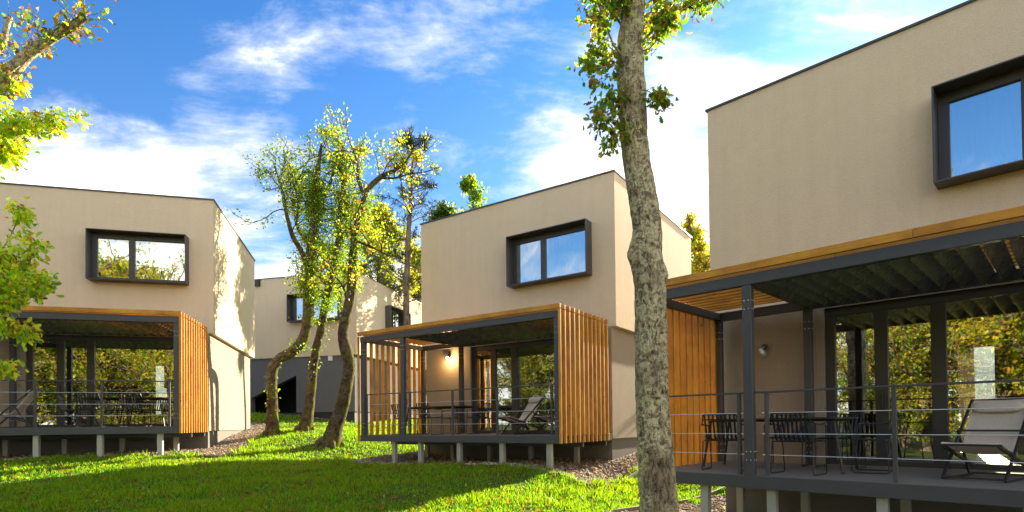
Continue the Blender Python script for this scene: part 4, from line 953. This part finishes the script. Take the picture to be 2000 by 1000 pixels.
# --- trees behind ---------------------------------------------------------------
def back_tree(seed, x, y, h, rad, label, mixv, nbr=34, crown=(.35, 1.0), lsize=.2, per=5, trunk=.16, lean=(0, 0), mat='dull_bark', ivy=0, group='trees behind the cabins', name='autumn_tree', length=1.0, built=True, shape=QUAD):
    g = np.random.default_rng(seed); wood = Wood(); tips = []; z = gz(x, y); n = 7
    pts = [(x + lean[0] * t + g.normal() * .12 * (t > 0), y + lean[1] * t + g.normal() * .12 * (t > 0), z - .1 + h * t) for t in np.linspace(0, 1, n)]
    P_, r_ = spline(pts, np.linspace(trunk, trunk * .15, n), .25); wood.tube(P_, r_, 12)
    for i in range(nbr):
        t = g.uniform(*crown); k_ = int(t * (len(P_) - 1)); a = g.uniform(0, 6.28); sp = rad * math.sin(math.pi * min(1, (t - crown[0]) / (1.001 - crown[0]) * .75 + .22)); branchlets(P_[k_], unit(np.array([math.cos(a), math.sin(a), g.uniform(-.1, .7)])), sp * g.uniform(.6, 1.05) * length, trunk * .35, g, wood, tips, 2, .15, .22, 4, 4)
    LV = [('crown', tip_leaves(tips, per, g, lsize, shape, mixv, lsize * .9, .2, (.5, {'yellow': 2, 'orange': .5, 'lime': 1.5})))]
    if ivy:
        m = int(ivy * len(P_)); ix = g.integers(0, int(len(P_) * .92), m); a = g.normal(size=(m, 3)); a[:, 2] *= .3; a /= np.linalg.norm(a, axis=1)[:, None]; p = P_[ix] + a * (r_[ix][:, None] + np.abs(g.normal(size=(m, 1))) * .22)
        LV.append(('ivy', leaves(p, a, .17, g, QUAD, {'green': 5, 'lime': 3, 'yellow': 2, 'orange': .6}, .4)))
    return finish_tree(name, label, 'tree', (x, y, z), mat, wood, LV, group)
def pine(seed, x, y, h, label):
    g = np.random.default_rng(seed); wood = Wood(); z = gz(x, y); P_, r_ = spline([(x - .1, y, z - .1), (x, y, z + h * .3), (x + .12, y, z + h * .6), (x + .35, y, z + h * .85), (x + .5, y, z + h)], [.22, .18, .15, .10, .03], .25); wood.tube(P_, r_, 12, bark_disp(seed, .01)); tp = []
    for i in range(46):
        t = g.uniform(.42, 1.0) if i > 7 else 1; k_ = int(t * (len(P_) - 1)); a = g.uniform(0, 6.28); Lb = (2.6 * (1.08 - t) ** .6 + .25) * g.uniform(.55, 1.1) 
        bt = []; branchlets(P_[k_], unit(np.array([math.cos(a), math.sin(a), g.uniform(-.15, .35)])), Lb, .03, g, wood, bt, 1, .12, .16, 4, 4); tp += bt[1::3] + bt[-1:]
    ps = []; ds = []
    for p, d, l_ in tp:
        for q in range(20): dd = unit(d * .6 + g.normal(size=3) * .8 + [0, 0, .25]); ps.append(p + g.normal(size=3) * .04); ds.append(dd)
    V_, F_, t_ = leaves(np.array(ps), np.array(ds) * 2.5, .24, g, np.array([(0, 0), (.055, .45), (0, 1), (-.055, .45)]), {'pine': 1}, 0)
    finish_tree('pine_tree', label, 'tree', (x, y, z), 'pine_bark', wood, [('crown', (V_, F_, t_))], None, 'needle')
p = wpt(793, 700, 30); pine(41, p.x, p.y, wpt(818, 285, 30).z - gz(p.x, p.y), 'slender pine with sparse dark tufts behind the left end of the middle cabin')
p = wpt(742, 700, 33); back_tree(42, p.x, p.y, wpt(742, 395, 33).z - gz(p.x, p.y), 2.3, 'leafy pale yellow green tree between the leaning oaks and the pine', {'lime': 3, 'yellow': 3, 'pale': 2, 'green': 1}, 46, (.35, 1), .17, 4, .22, ivy=16)
p = wpt(925, 700, 31); back_tree(43, p.x, p.y, wpt(925, 352, 31).z - gz(p.x, p.y), 1.7, 'green tree top rising above the roof of the middle cabin', {'green': 4, 'lime': 2}, 34, (.5, 1), .17, 5, .2)
p = wpt(872, 700, 33); back_tree(44, p.x, p.y, wpt(872, 400, 33).z - gz(p.x, p.y), 2.0, 'low dark green crown beside the pine above the middle roof', {'pine': 3, 'green': 2}, 26, (.5, 1), .16, 4, .2)
p = wpt(815, 700, 37); back_tree(45, p.x, p.y, wpt(815, 480, 37).z - gz(p.x, p.y), 2.4, 'yellow tree seen in the gap left of the middle cabin wall', {'yellow': 4, 'pale': 2, 'orange': 1, 'lime': 2}, 38, (.1, 1), .2, 5, .22)
p = wpt(1385, 700, 24); back_tree(46, p.x + .25, p.y, wpt(1368, 415, 24).z - gz(p.x, p.y), 1.5, 'ivy wrapped leaning trunk between the middle and nearest cabins', {'yellow': 3, 'orange': 2, 'lime': 2}, 26, (.3, 1), .12, 3, .2, (-1.0, 0), ivy=60)
p = wpt(1335, 700, 30); back_tree(47, p.x, p.y, wpt(1325, 425, 30).z - gz(p.x, p.y), 2.2, 'thin orange leaved tree behind the roof edge of the middle cabin', {'orange': 3, 'yellow': 3, 'brown': 1.5}, 24, (.4, 1), .13, 2, .12)
p = wpt(1330, 700, 38); back_tree(48, p.x + 1.0, p.y, 6.0, 2.6, 'low yellow tree far behind the gap between the cabins', {'yellow': 4, 'lime': 2, 'orange': 1}, 40, (.1, 1), .2, 4, .2)
p = wpt(770, 700, 40); back_tree(49, p.x, p.y, 5.6, 2.6, 'low pale yellow bush-like tree behind the rear cabin', {'pale': 3, 'yellow': 3, 'lime': 2}, 34, (.1, 1), .2, 4, .2)
# --- woodland behind the viewpoint, mirrored by the windows --------------------------
wl = 'autumn woodland tree behind the viewpoint, seen only mirrored in the window glass'
mixw = {'yellow': 3.4, 'orange': .9, 'lime': 4, 'green': 3.5, 'brown': .4}
protos = []
for s_, (x, y, h, rad, mv) in enumerate([(-15, -7, 9, 3.6, mixw), (-24, 4, 9.5, 4.0, {'green': 3, 'lime': 3, 'yellow': 3}), (-11, -13, 8.5, 3.6, {'yellow': 4, 'orange': 1.2, 'lime': 2.5, 'green': 1.5})]):
    t = back_tree(60 + s_, x, y, h, rad, wl, mv, 60, (.10, 1), .14, 5, .30, (g.uniform(-1, 1), 0), 'dull_bark', 0, 'woodland mirrored in the glass', 'woodland_tree', 1.1); remember(t); protos.append((t, x, y))
for i, (x, y, rz, *q_) in enumerate([(-19, -3, 1), (-18, -8, 2.2, 1.5), (-13, -9.5, 4, 1.45), (-5, -17, 5), (-27, -2, 2.8), (-28, 10, 1.6), (-31, 3, 3.3), (-12, -21, .4), (3, -20, 1.9), (-22, -18, 5.5), (-34, 14, .8)]):
    sc_ = q_[0] if q_ else 1.0; t, x0, y0 = protos[i % 3]; c = copy_tree(t, (x, y, gz(x, y)), rz, wl); c.scale = (sc_,) * 3

# ------------------------------------------------------------------ grass, stones, fallen leaves
g = np.random.default_rng(5)
def scatter(n, ymin, ymax, k_=1.0):
    u = g.uniform(0, 1, n); Y = ymin * (ymax / ymin) ** (u ** k_); X = g.uniform(-1.05, .62, n) * (Y + 1.5); return np.c_[X, Y]
def seen(P): return P[(P[:, 0] > -23) & (P[:, 0] < 9)]
Pg = scatter(430000, 4.2, 31, .80); Pg = seen(Pg); Pg = Pg[~in_gravel(Pg) & ~in_house(Pg)]
n = len(Pg); z = ground_z(Pg) + .012 * np.sin(Pg[:, 0] * 3.1) * np.cos(Pg[:, 1] * 2.7)
P3 = np.c_[Pg, z * 0]; cl1 = vnoise(P3, 1.1, 3); cl2 = vnoise(P3, 4.5, 4)
hgt = (.062 + .040 * np.clip(cl1, -1, 1) + .034 * np.clip(cl2, -1, 1)) * g.uniform(.5, 1.5, n); hgt = np.clip(hgt, .018, .17)
# longer fringe where the mower does not reach, by the gravel
fr = in_gravel(Pg, -.16); hgt[fr] *= 1.7
dist = np.hypot(Pg[:, 0], Pg[:, 1]); wid = .0034 + .00042 * dist
a = g.uniform(0, 6.28, n); b = g.uniform(0, 6.28, n); lean = hgt * g.uniform(.15, .85, n)
B = np.c_[Pg, z - .005]; S_ = np.c_[np.cos(a), np.sin(a), 0 * a] * wid[:, None]; Ld = np.c_[np.cos(b), np.sin(b), 0 * b]; up_ = np.array([0, 0, 1.])
V_ = np.stack([B - S_, B + S_, B + S_ * .75 + Ld * (lean * .35)[:, None] + up_ * (hgt * .6)[:, None], B - S_ * .75 + Ld * (lean * .35)[:, None] + up_ * (hgt * .6)[:, None], B + Ld * lean[:, None] + up_ * hgt[:, None]], 1).reshape(-1, 3)
i5 = np.arange(n)[:, None] * 5; F_ = (i5 + np.array([[0, 1, 2, 4, 3]])).reshape(-1, 5)
base = np.array([.115, .29, .008]); t_ = base * g.uniform(.35, 1.5, (n, 1)); warm = np.clip(.5 + .45 * cl1 + .3 * g.normal(size=n), 0, 1)[:, None]; t_ = t_ * (1 - warm * .5) + np.array([.42, .42, .012]) * warm * .5
dry = g.uniform(size=n) < .05; t_[dry] = np.array([.26, .21, .08]) * g.uniform(.6, 1.2, (dry.sum(), 1))
o = link('lawn_grass', mesh_np('lawn_grass', V_, F_, 'blade', t_)); tag(o, 'long green lawn grass, sunlit yellow in streaks, between the cabins', 'grass', kind='stuff')
# stones
def stones(name, Pq, smin, smax, pal, label, cat, flat=.6):
    n = len(Pq); oc = np.array([(1, 0, 0), (0, 1, 0), (-1, 0, 0), (0, -1, 0), (0, 0, 1), (0, 0, -1)], float); of = np.array([(0, 1, 4), (1, 2, 4), (2, 3, 4), (3, 0, 4), (1, 0, 5), (2, 1, 5), (3, 2, 5), (0, 3, 5)])
    s_ = g.uniform(smin, smax, n) * g.choice([.7, 1, 1.3], n); V_ = oc[None] * s_[:, None, None] * g.uniform(.7, 1.2, (n, 6, 1)); V_[:, :, 2] *= flat; a = g.uniform(0, 6.28, n); c, s2 = np.cos(a)[:, None], np.sin(a)[:, None]
    V_ = np.stack([V_[..., 0] * c - V_[..., 1] * s2, V_[..., 0] * s2 + V_[..., 1] * c, V_[..., 2]], -1); V_[:, :, 2] += g.normal(size=(n, 6)) * s_[:, None] * .15
    zz = ground_z(Pq) + .024 + s_ * flat * .35 + .012 * np.sin(Pq[:, 0] * 3.1) * np.cos(Pq[:, 1] * 2.7); V_ += np.c_[Pq, zz][:, None]; F_ = (np.arange(n)[:, None, None] * 6 + of[None]).reshape(-1, 3)
    pal = np.array(pal); t_ = np.repeat(pal[g.integers(0, len(pal), n)] * g.uniform(.7, 1.25, (n, 1)), 8, 0); o = link(name, mesh_np(name, V_.reshape(-1, 3), F_, 'stone', t_)); tag(o, label, cat, kind='stuff')
Pq = scatter(150000, 6.5, 27, .85); Pq = Pq[in_gravel(Pq, .02) & ~in_house(Pq)]
stones('gravel_stones', Pq[:42000], .014, .034, [(.42, .36, .29), (.33, .27, .21), (.50, .45, .38), (.24, .18, .13), (.36, .24, .15)], 'brown and beige gravel stones under and beside the cabins', 'gravel')
ux = g.uniform(.3, 6.4, 260); vx = g.uniform(.35, 2.4, 260); Pb = np.array([hw('B', u, v)[:2] for u, v in zip(ux, vx)]); stones('rubble_stones', Pb, .03, .07, [(.42, .34, .24), (.34, .26, .18)], 'larger rubble stones heaped under the middle terrace', 'rubble', .7)
Pl = scatter(12000, 5, 26, .8); Pl = Pl[~in_house(Pl)]; Pl = Pl[vnoise(np.c_[Pl, Pl[:, 0] * 0], .9, 12) + g.normal(size=len(Pl)) * .5 > -.1][:9000]
V_, F_, t_ = leaves(np.c_[Pl, ground_z(Pl) + .045], g.normal(size=(len(Pl), 3)) * np.array([1, 1, .12]), .062, g, SIMPLE, {'brown': 5, 'orange': 1, 'pale': 1}, 0)
o = link('fallen_leaves', mesh_np('fallen_leaves', V_, F_, 'leaf', t_)); tag(o, 'fallen brown oak leaves scattered over lawn and gravel', 'fallen leaves', kind='stuff')
